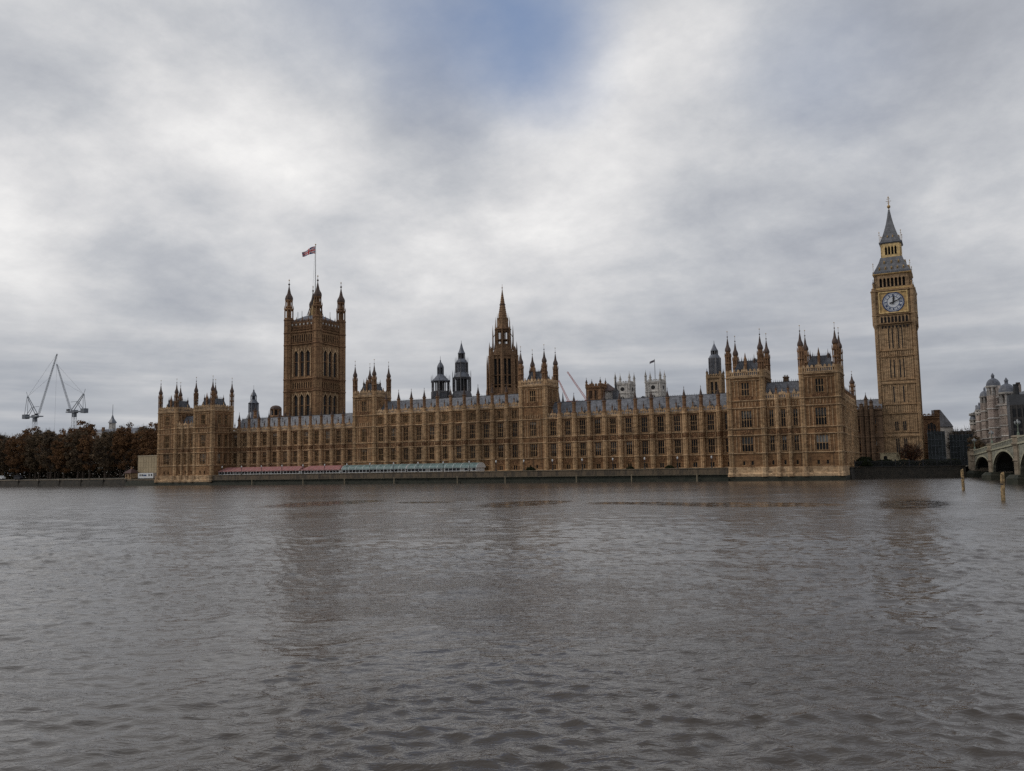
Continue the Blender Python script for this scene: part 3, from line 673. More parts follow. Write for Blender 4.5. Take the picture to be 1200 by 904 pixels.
for k in range(60):
    a = 2 * math.pi * k / 60; ring_m.T = Matrix.Rotation(a, 4, 'Y'); ring_m.box(-.02, .02, -.05, -.01, 3.0, 3.32)
for k in range(12):
    a = 2 * math.pi * (k + .5) / 12; ring_m.T = Matrix.Rotation(a, 4, 'Y'); ring_m.box(-.03, .03, -.05, -.01, 2.1, 3.0)
ring_m.T = Matrix.Identity(4)
num_m = MB(BLUE); roman = ['XII', 'I', 'II', 'III', 'IIII', 'V', 'VI', 'VII', 'VIII', 'IX', 'X', 'XI']
for k, s_ in enumerate(roman):
    num_m.T = Matrix.Rotation(2 * math.pi * k / 12, 4, 'Y'); ws = {'I': .17, 'V': .36, 'X': .36}; tw = sum(ws[c] for c in s_); x = -tw / 2
    for c in s_:
        w_ = ws[c]; za, zb = 2.2, 2.88
        def bar_(xa, xb): num_m.add([(xa - .07, -.07, za), (xa + .07, -.07, za), (xb + .07, -.07, zb), (xb - .07, -.07, zb)], [(0, 1, 2, 3)])
        if c == 'I': bar_(x + w_ / 2, x + w_ / 2)
        elif c == 'V': bar_(x + w_ / 2, x + .05); bar_(x + w_ / 2, x + w_ - .05)
        else: bar_(x + .06, x + w_ - .06); bar_(x + w_ - .06, x + .06)
        x += w_
num_m.T = Matrix.Identity(4)
hour_m = MB(IRON); hour_m.poly([(-.2, -.8), (.2, -.8), (.26, 1.0), (.36, 1.5), (0, 2.5), (-.36, 1.5), (-.26, 1.0)], -.22, -.14)
min_m = MB(IRON); min_m.poly([(-.26, -1.3), (.26, -1.3), (.2, 0), (.17, 1.2), (.1, 3.35), (-.1, 3.35), (-.17, 1.2), (-.2, 0)], -.32, -.25); min_m.prism(0, 0, 4, [(.01, -1.3), (.01, -1.2)])
dial_m, ring_m, num_m, hour_m, min_m = dial_m.mesh('clock_dial'), ring_m.mesh('dial_tracery'), num_m.mesh('numerals'), hour_m.mesh('hour_hand'), min_m.mesh('minute_hand')
for k in range(4):
    M_ = Matrix.Rotation(k * math.pi / 2, 4, 'Z'); p_ = M_ @ Vector((0, -HC + .02, 62.0 + z3)); o = part('clock_dial', dial_m, root, tuple(p_), k * math.pi / 2)
    part('dial_tracery', ring_m, o); part('numerals', num_m, o)
    h_ = part('hour_hand', hour_m, o); h_.rotation_euler = (0, R(6), 0); h_ = part('minute_hand', min_m, o); h_.rotation_euler = (0, R(68), 0)
bf = MB(GOLDST); HB = 6.05; bf.use(DARKHOLE); bf.sq(0, 0, [(HB - 1.0, 66.6 + z3), (HB - 1.0, 72.5 + z3)])
def belfry(M, k):
    bf.T = M; bf.use(GOLDST); bf.box(-HB, HB, 0, 1.0, 66.6, 67.9); bf.box(-HB, HB, 0, 1.0, 71.4, 72.6); bf.use(GILTD).box(-HB + .4, HB - .4, -.08, 0, 67.0, 67.7); bf.use(GOLDST)
    for j in range(8): x = -4.45 + j * 8.9 / 7; bf.box(x - .2, x + .2, -.06, .5, 67.9, 71.4)
    for j in range(7): x = -4.45 + (j + .5) * 8.9 / 7; bf.poly([(x - .5, 71.4), (x - .5, 70.7), (x, 71.3), (x + .5, 70.7), (x + .5, 71.4)], .02, .4)
    for s_ in (-1, 1): bf.box(min(s_ * 4.6, s_ * HB), max(s_ * 4.6, s_ * HB), .0, 1.0, 67.9, 71.4); bf.box(min(s_ * 5.2, s_ * 5.5), max(s_ * 5.2, s_ * 5.5), -.1, 0, 67.9, 71.4)
    bf.use(GILTD); string(bf, -HB - .3, HB + .3, 72.7, .45, .5, .2); bf.use(LEAD)
    for j in range(18): x = -HB + (j + .5) * 2 * HB / 18; bf.poly([(x - .2, 73.0), (x + .2, 73.0), (x + .15, 73.6), (x, 73.9), (x - .15, 73.6)], -.35, -.2)
faces4(belfry, HB); bf.T = Matrix.Identity(4); part('belfry', bf, root)
rf = MB(LEAD); rf.use(slate('clock_tower_iron_tiles', (.13, .133, .145), .7))
rf.sq(0, 0, [(6.3, 72.9 + z3), (6.2, 73.3 + z3), (5.3, 75.0 + z3), (4.3, 77.0 + z3), (3.65, 78.9 + z3)]); STR = 1.062
def up_(o): o.scale = (1, 1, STR); o.location.z = 69.4 * (1 - STR) + o.location.z * STR; return o
up_(part('lower_roof', rf, root))
dm = MB(GILTD); dm.poly([(-.28, 0), (.28, 0), (.28, .7), (0, 1.2), (-.28, .7)], -.1, .9); dm.use(DARKHOLE).box(-.13, .13, -.14, -.101, .1, .6); dm = dm.mesh('roof_dormer')
for k in range(4):
    for z, hw, xs in ((74.2, 5.75, (-4, -2, 0, 2, 4)), (76.5, 4.6, (-2.4, 0, 2.4))):
        for x in xs:
            p_ = Matrix.Rotation(k * math.pi / 2, 4, 'Z') @ Vector((x, -hw, z + z3))
            if k < 2: up_(part('roof_dormer', dm, root, tuple(p_), k * math.pi / 2))
ln = MB(GILT); ln.use(DARKHOLE); ln.sq(0, 0, [(2.0, 78.8 + z3), (2.0, 83.8 + z3)]); HL = 3.4
def lantern(M, k):
    ln.T = M; ln.use(GILT); ln.box(-HL, HL, 0, .5, 78.7, 79.8); ln.box(-HL, HL, 0, .5, 83.0, 83.8)
    for j in range(7): x = -HL + .2 + j * (2 * HL - .4) / 6; ln.box(x - .16, x + .16, 0, .35, 79.8, 83.0)
    for s_ in (-1, 1): ln.box(min(s_ * 2.3, s_ * HL), max(s_ * 2.3, s_ * HL), .06, .5, 79.8, 83.0)
    for j in range(6): x = -HL + .2 + (j + .5) * (2 * HL - .4) / 6; ln.poly([(x - .4, 83.0), (x - .4, 82.2), (x, 82.9), (x + .4, 82.2), (x + .4, 83.0)], .05, .3)
    ln.use(LEAD); string(ln, -HL - .4, HL + .4, 84.1, .5, .5, .3)
faces4(lantern, HL); ln.T = Matrix.Identity(4); up_(part('lantern', ln, root))
sp = MB(MATS['clock_tower_iron_tiles']); sp.sq(0, 0, [(3.55, 83.9 + z3), (3.35, 84.9 + z3), (2.6, 86.6 + z3), (1.9, 88.8 + z3), (1.25, 91.2 + z3), (.7, 93.8 + z3), (.28, 96.4 + z3)])
for k in range(4):
    sp.T = Matrix.Rotation(k * math.pi / 2, 4, 'Z') @ Matrix.Translation((0, 0, z3)); sp.use(GILTD)
    for x in (-.9, .9): sp.poly([(x - .2, 86.0), (x + .2, 86.0), (x + .2, 86.5), (x, 86.9), (x - .2, 86.5)], -3.05, -2.5)
sp.T = Matrix.Identity(4); up_(part('spire', sp, root))
fn = MB(GILTD); fn.prism(0, 0, 8, [(.25, 96.2 + z3), (.15, 96.8 + z3), (.62, 97.3 + z3), (.62, 97.7 + z3), (.15, 98.2 + z3), (.08, 101.3 + z3)])
for a, z in ((.9, 99.4), (.6, 100.2), (.45, 98.8)):
    fn.box(-a, a, -.07, .07, z + z3, z + .14 + z3); fn.box(-.07, .07, -a, a, z + .002 + z3, z + .142 + z3)
fn.prism(0, 0, 6, [(.05, 100.4 + z3), (.3, 100.8 + z3), (.05, 101.2 + z3)]); up_(part('finial', fn, root))
pin = MB(GILTD); pin.prism(0, 0, 4, [(.09, 0), (.07, 3.3)]); pin.box(-.3, .3, -.04, .04, 2.6, 2.7); pin.prism(0, 0, 6, [(.05, 3.2), (.2, 3.45), (.03, 3.9)]); pin = pin.mesh('corner_finial')
for sx in (-1, 1):
    for sy in (-1, 1): part('corner_finial', pin, root, (sx * 6.1, sy * 6.1, 73.2 + z3)); up_(part('corner_finial', pin, root, (sx * 3.6, sy * 3.6, 84.3 + z3)))

# ------------------------------------------------------------------ great square tower with the flag
VX, VY = -254.5, 85.0
root = thing('square_flag_tower', 'huge square stone tower with four tall corner turrets and a flagpole on top', 'tower', (VX, VY, 3)); H2 = 9.6
vm = MB(BROWN)
for k in range(4):
    rz = k * math.pi / 2; M_ = Matrix.Rotation(rz, 4, 'Z'); o_ = M_ @ Vector((-H2, -H2, 0)); S = Side(root, o_.x, o_.y, rz); c = H2; holes = []
    if k < 2:
        for x in (-3.75, 0, 3.75):
            holes.append(S.window(c + x, 28.2, 2.4, 11.2, 1, (.5,), mat=BROWN, bar=.3, arch=True, gm=DARKHOLE, name='arched_window'))
            holes.append(S.window(c + x, 48.4, 2.4, 12.8, 1, (.55,), mat=BROWN, bar=.3, arch=True, gm=DARKHOLE, name='arched_window'))
        for j in range(9): holes.append(S.window(c - 5.6 + j * 1.4, 42.4, .8, 2.9, 1, (), mat=BROWN, bar=.1, name='small_window'))
        for j in range(9): holes.append(S.window(c - 5.6 + j * 1.4, 65.6, .85, 3.4, 1, (.5,), mat=BROWN, bar=.1, name='small_window'))
    vm.T = S.M; vm.use(WEST).wall(0, 2 * H2, 0, 71.6, holes); vm.use(BROWN)
    for z in (20, 24.5, 40.9, 47.0, 64.2, 70.3): string(vm, 0, 2 * H2, z, .6, .45)
    string(vm, 0, 2 * H2, 41.9, .3, .25); string(vm, 0, 2 * H2, 65.2, .3, .25); string(vm, 0, 2 * H2, 71.6, .5, .3)
    vm.use(HONEYL)
    for x in (-5.6, -1.87, 1.87, 5.6):
        vm.box(c + x - .28, c + x + .28, -.35, 0, 48.0, 62.5); vm.box(c + x - .28, c + x + .28, -.3, 0, 27.9, 39.6)
    for j in range(13):
        x = c - 6.0 + j; vm.box(x - .07, x + .07, -.14, 0, 61.6, 63.8)
    for x in (-3.75, 0, 3.75):
        for zt in (61.2, 39.4): vm.poly([(c + x - 1.75, zt - 1.8), (c + x - 1.3, zt - 1.5), (c + x, zt + .2), (c + x + 1.3, zt - 1.5), (c + x + 1.75, zt - 1.8), (c + x, zt + 1.5)], -.24, -.02)
    vm.use(CARVED).box(1.8, 2 * H2 - 1.8, -.1, -.001, 45.6, 46.6); vm.box(1.8, 2 * H2 - 1.8, -.1, -.001, 41.2, 42.1)
    # pierced parapet
    vm.use(LEAD); vm.box(1, 2 * H2 - 1, .5, .8, 71.8, 76.6)
    vm.use(BROWN)
    for j in range(17): x = 2.2 + j * (2 * H2 - 4.4) / 16; vm.box(x - .18, x + .18, -.3, .3, 71.8, 75.4 + (1.2 if j % 4 == 0 else 0)); vm.prism(x, 0, 4, [(.3, 75.4 + (1.2 if j % 4 == 0 else 0)), (.02, 77.2 + (1.2 if j % 4 == 0 else 0))])
    vm.box(1.5, 2 * H2 - 1.5, -.25, .25, 73.2, 73.6); vm.box(1.5, 2 * H2 - 1.5, -.25, .25, 75.0, 75.3)
    vm.use(WHITE)
    for j in range(6): x = 3.6 + j * (2 * H2 - 7.2) / 5; vm.poly([(x - .45, 74.7), (x - .45, 74.1), (x, 73.6), (x + .45, 74.1), (x + .45, 74.7)], -.38, -.26)
vm.T = Matrix.Identity(4); vm.use(WEST).box(-H2 + .47, H2 - .47, -H2 + .47, H2 - .47, 0, 71.7); part('wall', vm, root)
tm = MB(WEST); tr = 2.3; tm.prism(0, 0, 8, [(tr * 1.05, 0), (tr, 3), (tr, 77.5)])
for z in (20, 24.5, 40.9, 47, 64.2, 70.3, 77.0): tm.use(BROWN).prism(0, 0, 8, [(tr, z - .5), (tr + .35, z - .1), (tr + .35, z + .3), (tr, z + .6)])
for z in range(6, 76, 4): tm.prism(0, 0, 8, [(tr, z), (tr + .1, z + .1), (tr + .1, z + .3), (tr, z + .4)])
for a in range(8): an = math.pi / 8 + a * math.pi / 4; tm.box(tr * math.cos(an) - .12, tr * math.cos(an) + .12, tr * math.sin(an) - .12, tr * math.sin(an) + .12, 0, 77.5)
tm = tm.mesh('corner_turret')
cm = MB(BROWN)
for zb, rr, hh in ((77.5, tr * .95, 5.2), (83.4, tr * .74, 3.8)):
    cm.prism(0, 0, 8, [(rr * .5, zb), (rr * .5, zb + hh)]); cm.prism(0, 0, 8, [(rr + .1, zb), (rr + .25, zb + .3), (rr, zb + .6)]); cm.prism(0, 0, 8, [(rr, zb + hh - .8), (rr + .3, zb + hh - .3), (rr + .3, zb + hh), (rr, zb + hh + .3)])
    for a in range(8):
        an = math.pi / 8 + a * math.pi / 4; x, y = rr * .95 * math.cos(an), rr * .95 * math.sin(an); cm.box(x - .2, x + .2, y - .2, y + .2, zb, zb + hh); cm.prism(x * 1.12, y * 1.12, 4, [(.2, zb + hh), (.02, zb + hh + 1.8)])
cm.use(BLACKCAP).prism(0, 0, 8, [(1.95, 87.2), (2.1, 88.0), (1.85, 89.0), (1.3, 89.9), (.95, 90.7), (.5, 92.8), (.25, 94.2), (.15, 94.7), (.5, 95.2), (.5, 95.5), (.12, 95.9), (.08, 97.2)]); cm.use(GILTD).prism(0, 0, 6, [(.08, 97), (.35, 97.4), (.03, 98)])
cm = cm.mesh('turret_cap')
for sx in (-1, 1):
    for sy in (-1, 1): o = part('corner_turret', tm, root, (sx * 9.1, sy * 9.1, 0)); part('turret_cap', cm, o)
rm = MB(LEAD); rm.sq(0, 0, [(8.6, 71.6), (8.2, 76.8), (3.5, 79.5)]); rm.use(GILTD).prism(0, 0, 8, [(3.4, 79), (2.6, 83), (1.2, 87), (.6, 90.5), (.35, 92)])
for k in range(8):
    an = k * math.pi / 4; rm.use(IRON).tube((4.6 * math.cos(an), 4.6 * math.sin(an), 78), (.4 * math.cos(an), .4 * math.sin(an), 91), .16)
for x, y in ((-6, -6), (-2.5, -7), (3, -7), (7, -3), (7, 3), (-7, 2)): rm.prism(x, y, 4, [(.12, 76), (.1, 81.5)])
part('roof', rm, root)
root = thing('flagpole', 'tall white flagpole with a red, white and blue flag above the square tower', 'flagpole', (VX, VY, 95))
pm = MB(WHITEP); pm.prism(0, 0, 8, [(.30, 0), (.26, 10), (.16, 24.2)]); pm.use(GILTD).prism(0, 0, 8, [(.1, 24.2), (.35, 24.5), (.35, 24.8), (.05, 25.1)]); pm.use(IRON).tube((-.25, 0, 24), (-1.6, -.4, -3), .035, 4); part('pole', pm, root)
fm = MB(FLB, FLW, FLR); NX, NZ = 60, 30; LX, LZ = 8.6, 4.0; vs = []
for i in range(NX + 1):
    for j in range(NZ + 1):
        a, b_ = i / NX, j / NZ; droop = a * a * 1.5; sq_ = 1 - .42 * a
        vs.append((-a * LX, .55 * math.sin(a * 9 + b_ * 1.2) * a, 21.9 + (b_ - .5) * LZ * sq_ - droop + .18 * math.sin(a * 7)))
fs = []; fi = []
for i in range(NX):
    for j in range(NZ):
        k = i * (NZ + 1) + j; fs.append((k, k + NZ + 1, k + NZ + 2, k + 1)); a = (i + .5) / NX * 2 - 1; b_ = (j + .5) / NZ * 2 - 1
        x, y = abs(a) * 2, abs(b_); d_ = abs(x - 2 * y) / 2.236
        c = 0
        if d_ < .20: c = 1
        if d_ < .075: c = 2
        if x < .33 or y < .33: c = 1
        if x < .2 or y < .2: c = 2
        fi.append(c)
fm.v = vs; fm.f = fs; fm.mi = fi; part('flag', fm, root)

# ------------------------------------------------------------------ central octagonal spire tower
def stage(mb, r, z0, z1, pier, n=8, inner=None, sill=.9, head=.9, mull=1, mat=None, imat=None, cx=0, cy=0):
    mat = mat or mb.mats[0]; mb.use(mat); rot = math.pi / n
    if inner: mb.use(imat or DARKHOLE).prism(cx, cy, n, [(r * inner, z0), (r * inner, z1)], rot); mb.use(mat)
    mb.prism(cx, cy, n, [(r, z0), (r, z0 + sill)], rot); mb.prism(cx, cy, n, [(r * .99, z1 - head), (r * .99, z1)], rot)
    for k in range(n):
        a = rot + 2 * math.pi * k / n; a2 = rot + 2 * math.pi * (k + 1) / n
        mb.prism(cx + r * math.cos(a), cy + r * math.sin(a), 4, [(pier, z0), (pier, z1)], a)
        for j in range(1, mull + 1):
            f = j / (mull + 1); x = r * (math.cos(a) * (1 - f) + math.cos(a2) * f) * .985; y = r * (math.sin(a) * (1 - f) + math.sin(a2) * f) * .985
            mb.prism(cx + x, cy + y, 4, [(pier * .5, z0), (pier * .5, z1)], (a + a2) / 2)
def ring_(mb, r, z, h=.4, ex=.3, n=8): mb.prism(0, 0, n, [(r, z - h), (r + ex, z - h * .2), (r + ex, z + h * .3), (r, z + h * .7)])
root = thing('octagonal_spire_tower', 'brown octagonal stone tower with a tall needle spire behind the central block', 'tower', (-147.4, 84, 3)); q0 = -3
cm = MB(CENST); cm.T = Matrix.Translation((0, 0, q0))
cm.prism(0, 0, 8, [(7.0, 3), (7.0, 36.5), (6.3, 37.2)]); ring_(cm, 7.0, 36)
stage(cm, 6.0, 36.5, 54.6, .8, 8, .84, 3.4, 2.0, 1); ring_(cm, 6.1, 54.3, .5, .4); ring_(cm, 5.85, 45.3, .2, .1); ring_(cm, 6.0, 41, .3, .25)
for k in range(8):
    a = k * math.pi / 4; cm.use(CENST).at(0, 0, q0, a + math.pi / 2).poly([(-1.2, 54.8), (1.2, 54.8), (0, 58.4)], -5.9, -5.5)
cm.T = Matrix.Translation((0, 0, q0))
for k in range(8):
    a = math.pi / 8 + k * math.pi / 4; x, y = 7.2 * math.cos(a), 7.2 * math.sin(a)
    cm.use(CENST).prism(x, y, 4, [(.75, 3), (.7, 38.5), (.45, 40), (.36, 50.5), (.02, 55)], a); cm.tube((x, y, 46), (5.6 * math.cos(a), 5.6 * math.sin(a), 49.5), .22, 4)
part('lower_stage', cm, root)
cm = MB(CENST); cm.T = Matrix.Translation((0, 0, q0)); cm.prism(0, 0, 8, [(5.3, 54.3), (4.6, 56), (3.7, 57.5), (3.1, 59.5)])
for k in range(16):
    a = math.pi / 8 + k * math.pi / 8; rr = 6.1 if k % 2 == 0 else 5.6; x, y = rr * math.cos(a), rr * math.sin(a); cm.prism(x, y, 4, [(.42, 54), (.34, 57.2), (.02, 60.8 if k % 2 == 0 else 58.6)], a)
stage(cm, 3.2, 56.5, 66.4, .36, 8, .22, 2.0, 1.2, 1, imat=CENST); ring_(cm, 3.5, 66.2, .4, .3); ring_(cm, 3.5, 61.4, .2, .1)
for k in range(8):
    a = math.pi / 8 + k * math.pi / 4; x, y = 4.5 * math.cos(a), 4.5 * math.sin(a); cm.use(CENST).prism(x, y, 4, [(.34, 57), (.26, 64), (.02, 68.3)], a); cm.tube((x, y, 62.5), (3.5 * math.cos(a), 3.5 * math.sin(a), 64.3), .14, 4)
part('upper_stage', cm, root)
cm = MB(CENST); cm.T = Matrix.Translation((0, 0, q0)); cm.prism(0, 0, 8, [(3.3, 66.2), (2.6, 67.4), (2.35, 68.2), (2.3, 70.4), (2.6, 70.7), (1.9, 71.0)])
for k in range(8):
    a = math.pi / 8 + k * math.pi / 4; cm.prism(3.1 * math.cos(a), 3.1 * math.sin(a), 4, [(.26, 66.3), (.2, 69), (.02, 71.4)], a); cm.prism(2.4 * math.cos(a), 2.4 * math.sin(a), 4, [(.2, 69.5), (.02, 72.8)], a)
rings = [(1.95, 71.0)]
for k in range(1, 14):
    f = k / 14; z = 71 + 11.6 * f; rr = 1.95 * (1 - f) + .06; rings += [(rr, z - .12), (rr + .13, z), (rr, z + .12)]
rings += [(.08, 82.8), (.35, 83.1), (.1, 83.4), (.04, 84.6)]; cm.prism(0, 0, 8, rings); cm.use(BLACKCAP).prism(0, 0, 8, [(1.25, 76.1), (1.42, 76.3), (1.2, 76.5)]); o = part('spire', cm, root); o.scale.z = 1.12; o.location.z = 63.2 * (1 - 1.12)

# lead ventilation lanterns
root = thing('ventilation_turret', 'shorter dark lead turret with open columned lantern and small cupola', 'turret', (-162.3, 55, 3)); lm = MB(GREY); lm.T = Matrix.Translation((0, 0, -3))
lm.prism(0, 0, 8, [(4.5, 3), (4.5, 34.8)]); stage(lm, 4.4, 34.4, 38.0, .35, 8, .9, .5, .5, 3, imat=LEAD); ring_(lm, 4.4, 38, .2, .15); part('base', lm, root)
lm = MB(GREY); lm.T = Matrix.Translation((0, 0, -3)); stage(lm, 4.2, 37.8, 42.6, .3, 8, .42, .4, .4, 1)
lm.use(LEAD).prism(0, 0, 8, [(4.75, 42.4), (4.75, 42.7), (4.0, 43.2), (3.0, 44.0), (2.0, 45.0), (1.5, 45.4)])
for k in range(8): a = math.pi / 8 + k * math.pi / 4; lm.prism(4.6 * math.cos(a), 4.6 * math.sin(a), 4, [(.17, 42), (.12, 44.2), (.01, 45.4)], a)
part('lantern', lm, root)
lm = MB(LEAD); lm.T = Matrix.Translation((0, 0, -3)); stage(lm, 1.5, 45.2, 48.6, .18, 8, .75, .4, .3, 0)
lm.prism(0, 0, 8, [(1.7, 48.5), (1.55, 49.2), (.9, 50.3), (.35, 50.9), (.3, 51.6), (.1, 51.9), (.05, 53.6)]); part('cupola', lm, root)
root = thing('ventilation_turret', 'taller dark lead turret with three diminishing octagonal stages', 'turret', (-154.9, 60, 3)); lm = MB(GREY); lm.T = Matrix.Translation((0, 0, -3))
lm.prism(0, 0, 8, [(4.9, 3), (4.9, 36.5), (4.3, 38)]); part('base', lm, root)
lm = MB(GREY); lm.T = Matrix.Translation((0, 0, -3)); stage(lm, 4.1, 37.5, 44.0, .3, 8, .7, .6, .6, 1, imat=DARKHOLE); ring_(lm, 4.1, 44, .3, .4)
for k in range(8): a = math.pi / 8 + k * math.pi / 4; lm.prism(4.5 * math.cos(a), 4.5 * math.sin(a), 4, [(.18, 38), (.14, 46), (.01, 47.4)], a)
lm.use(LEAD).prism(0, 0, 8, [(4.2, 44.2), (3.4, 45.5), (2.9, 46.3)]); part('lower_stage', lm, root)
lm = MB(GREY); lm.T = Matrix.Translation((0, 0, -3)); stage(lm, 2.8, 45.8, 50.6, .26, 8, .78, .4, .4, 1, imat=LEAD)
for k in range(8): a = math.pi / 8 + k * math.pi / 4; lm.prism(3.15 * math.cos(a), 3.15 * math.sin(a), 4, [(.14, 46), (.1, 52), (.01, 53.2)], a)
lm.use(LEAD).prism(0, 0, 8, [(3.0, 50.5), (2.9, 50.9), (2.1, 51.9), (1.6, 52.3)]); stage(lm, 1.6, 52.0, 54.8, .16, 8, .8, .3, .3, 0, mat=GREY); part('upper_stage', lm, root)
lm = MB(LEAD); lm.T = Matrix.Translation((0, 0, -3)); lm.prism(0, 0, 8, [(1.9, 54.6), (1.3, 55.6), (.8, 57), (.3, 58.8), (.12, 59.3), (.05, 60.4)]); part('spire', lm, root)
# smaller lead turret left of the flag tower
for o in list(col.objects):
    if o.name.startswith('ventilation_turret'): o.scale = (.86, .86, .975)
root = thing('lead_turret', 'slim dark lead turret standing behind the left palace wing roof', 'turret', (-254.8, 43, 3)); lm = MB(LEAD); lm.T = Matrix.Translation((0, 0, -3))
lm.prism(0, 0, 8, [(3.4, 3), (3.4, 29), (2.6, 31), (2.2, 32)]); stage(lm, 2.2, 31.6, 36.2, .26, 8, .85, .5, .5, 1, imat=GREY); ring_(lm, 2.3, 36, .2, .3); part('body', lm, root)
lm = MB(LEAD); lm.T = Matrix.Translation((0, 0, -3)); lm.prism(0, 0, 8, [(2.2, 36.2), (1.5, 37.2), (1.3, 37.6)]); stage(lm, 1.3, 37.4, 39.6, .18, 8, .7, .3, .3, 0); lm.prism(0, 0, 8, [(1.5, 39.5), (1.0, 40.6), (.4, 41.4), (.35, 42.1), (.06, 42.5), (.04, 44.4)]); part('cupola', lm, root)
root = thing('roof_cupola', 'squat brown arched stone cupola between the slim turret and the square tower', 'cupola', (-236.6, 37.6, 3)); lm = MB(BROWN); lm.T = Matrix.Translation((0, 0, -3))
lm.prism(0, 0, 8, [(3.4, 3), (3.4, 29), (3.0, 29.4)]); stage(lm, 2.3, 29, 32.2, .35, 8, .8, .3, .5, 0); part('body', lm, root)
lm = MB(BLACKCAP); lm.T = Matrix.Translation((0, 0, -3)); lm.prism(0, 0, 8, [(2.7, 32.2), (2.4, 33.0), (1.6, 33.6), (.5, 33.9)]); part('cap', lm, root)
for i_, (x, y, z, lb) in enumerate(((-262.3, 30, 33, 'small brown stone pinnacle beside the left pavilion roof'), (-249.0, 38, 34.4, 'small brown stone pinnacle right of the slim lead turret'), (-228.0, 34, 30.8, 'small dark pinnacle against the left edge of the square tower'))):
    root = thing('stone_pinnacle', lb, 'pinnacle', (x, y, 3)); lm = MB(BROWN); lm.prism(0, 0, 8, [(.9, 0), (.9, z - 8)]); part('shaft', lm, root); part('cap', pinnacle_mesh(5.0, .7), root, (0, 0, z - 8))

# yellow ventilation tower by the right pavilion
root = thing('ventilation_tower', 'pale yellow square tower topped by a dark louvred lantern, right behind the palace wing', 'tower', (-41.6, 32.5, 3)); q_ = MB(GOLDST); hw = 2.25
for k in range(4):
    M_ = Matrix.Rotation(k * math.pi / 2, 4, 'Z'); o_ = M_ @ Vector((-hw, -hw, 0)); S = Side(root, o_.x, o_.y, k * math.pi / 2)
    hs = [S.window(hw + x, 23.0, 1.0, 6.0, 1, (.5,), mat=GOLDST, bar=.14) for x in (-.65, .65)] if k < 2 else []
    q_.T = S.M; q_.wall(0, 2 * hw, 0, 31.2, hs, rev=.4); string(q_, 0, 2 * hw, 30.2, .4, .3); string(q_, 0, 2 * hw, 22.4, .2, .2); parapet(q_, 0, 2 * hw, 30.5, 1.1, merlon=.9)
q_.T = Matrix.Identity(4); q_.box(-hw + .42, hw - .42, -hw + .42, hw - .42, 0, 31); part('wall', q_, root)
for sx in (-1, 1):
    for sy in (-1, 1): o = part('corner_buttress', cached('vb', lambda: (lambda w_: (w_.prism(0, 0, 8, [(.42, 0), (.42, 31)]), w_.mesh('corner_buttress'))[1])(MB(GOLDST))), root, (sx * 2.2, sy * 2.2, 0)); part('pinnacle', pinnacle_mesh(2.6, .34, GOLDST), o, (0, 0, 30.8))
lm = MB(GREY); stage(lm, 1.9, 30.6, 37.2, .2, 8, .88, .5, .5, 2, imat=LEAD); lm.use(LEAD).prism(0, 0, 8, [(2.0, 37.0), (1.5, 38.0), (1.2, 38.2)]); stage(lm, 1.1, 38, 39.6, .14, 8, .7, .2, .2, 0); lm.use(LEAD).prism(0, 0, 8, [(1.3, 39.5), (.8, 40.4), (.3, 41.6), (.12, 42), (.04, 43)]); part('lantern', lm, root)
root = thing('stone_pinnacle', 'dark conical cap poking over the roof between the yellow tower and the right pavilion', 'pinnacle', (-34.9, 24, 3)); lm = MB(HONEY); lm.prism(0, 0, 8, [(.9, 0), (.9, 23.0)]); part('shaft', lm, root)
lm = MB(ROOFD); lm.prism(0, 0, 8, [(1.15, 23), (.9, 24.2), (.25, 26.0), (.05, 28)]); part('cap', lm, root)

# brown church-like tower, pyramid roof and thin black spire
root = thing('crenellated_tower', 'small brown crenellated tower with four thin corner pinnacles behind the right palace wing', 'tower', (-95.8, 63.3, 3)); q_ = MB(BROWN); hw = 3.1
for k in range(4):
    M_ = Matrix.Rotation(k * math.pi / 2, 4, 'Z'); o_ = M_ @ Vector((-hw, -hw, 0)); S = Side(root, o_.x, o_.y, k * math.pi / 2)
    hs = [S.window(hw + x, 28.0, 1.4, 3.4, 2, (), mat=BROWN, bar=.14) for x in (-1.1, 1.1)] if k < 2 else []
    q_.T = S.M; q_.wall(0, 2 * hw, 0, 33.2, hs, rev=.4); string(q_, 0, 2 * hw, 32.2, .3, .25); string(q_, 0, 2 * hw, 27, .25, .2); parapet(q_, 0, 2 * hw, 32.6, 1.4, merlon=1.2)
q_.T = Matrix.Identity(4); q_.box(-hw + .42, hw - .42, -hw + .42, hw - .42, 0, 33); part('wall', q_, root)
for sx in (-1, 1):
    for sy in (-1, 1): part('pinnacle', pinnacle_mesh(3.6, .36, BROWN), root, (sx * 2.9, sy * 2.9, 32.8))
root = thing('pyramid_roofed_hall', 'low brown pyramid roof between the crenellated tower and the white abbey towers', 'hall', (-92.6, 68, 3)); lm = MB(WHITE); lm.prism(0, 0, 8, [(3.2, 0), (3.2, 31.4)]); part('wall', lm, root)
lm = MB(plain('brown_roof', (.10, .07, .065), .7)); lm.prism(0, 0, 8, [(4.1, 31.2), (4.0, 31.5), (.3, 34.4), (.02, 34.7)]); part('roof', lm, root)
root = thing('needle_spire', 'thin black needle spire just left of the white abbey towers', 'spire', (-88.6, 66, 3)); lm = MB(ROOFD); lm.box(-1.0, 1.0, -1.0, 1.0, 0, 31.0); part('base', lm, root)
lm = MB(IRON); lm.prism(0, 0, 8, [(1.2, 30.9), (.5, 32), (.28, 34.2), (.04, 37.4)]); part('spire', lm, root)
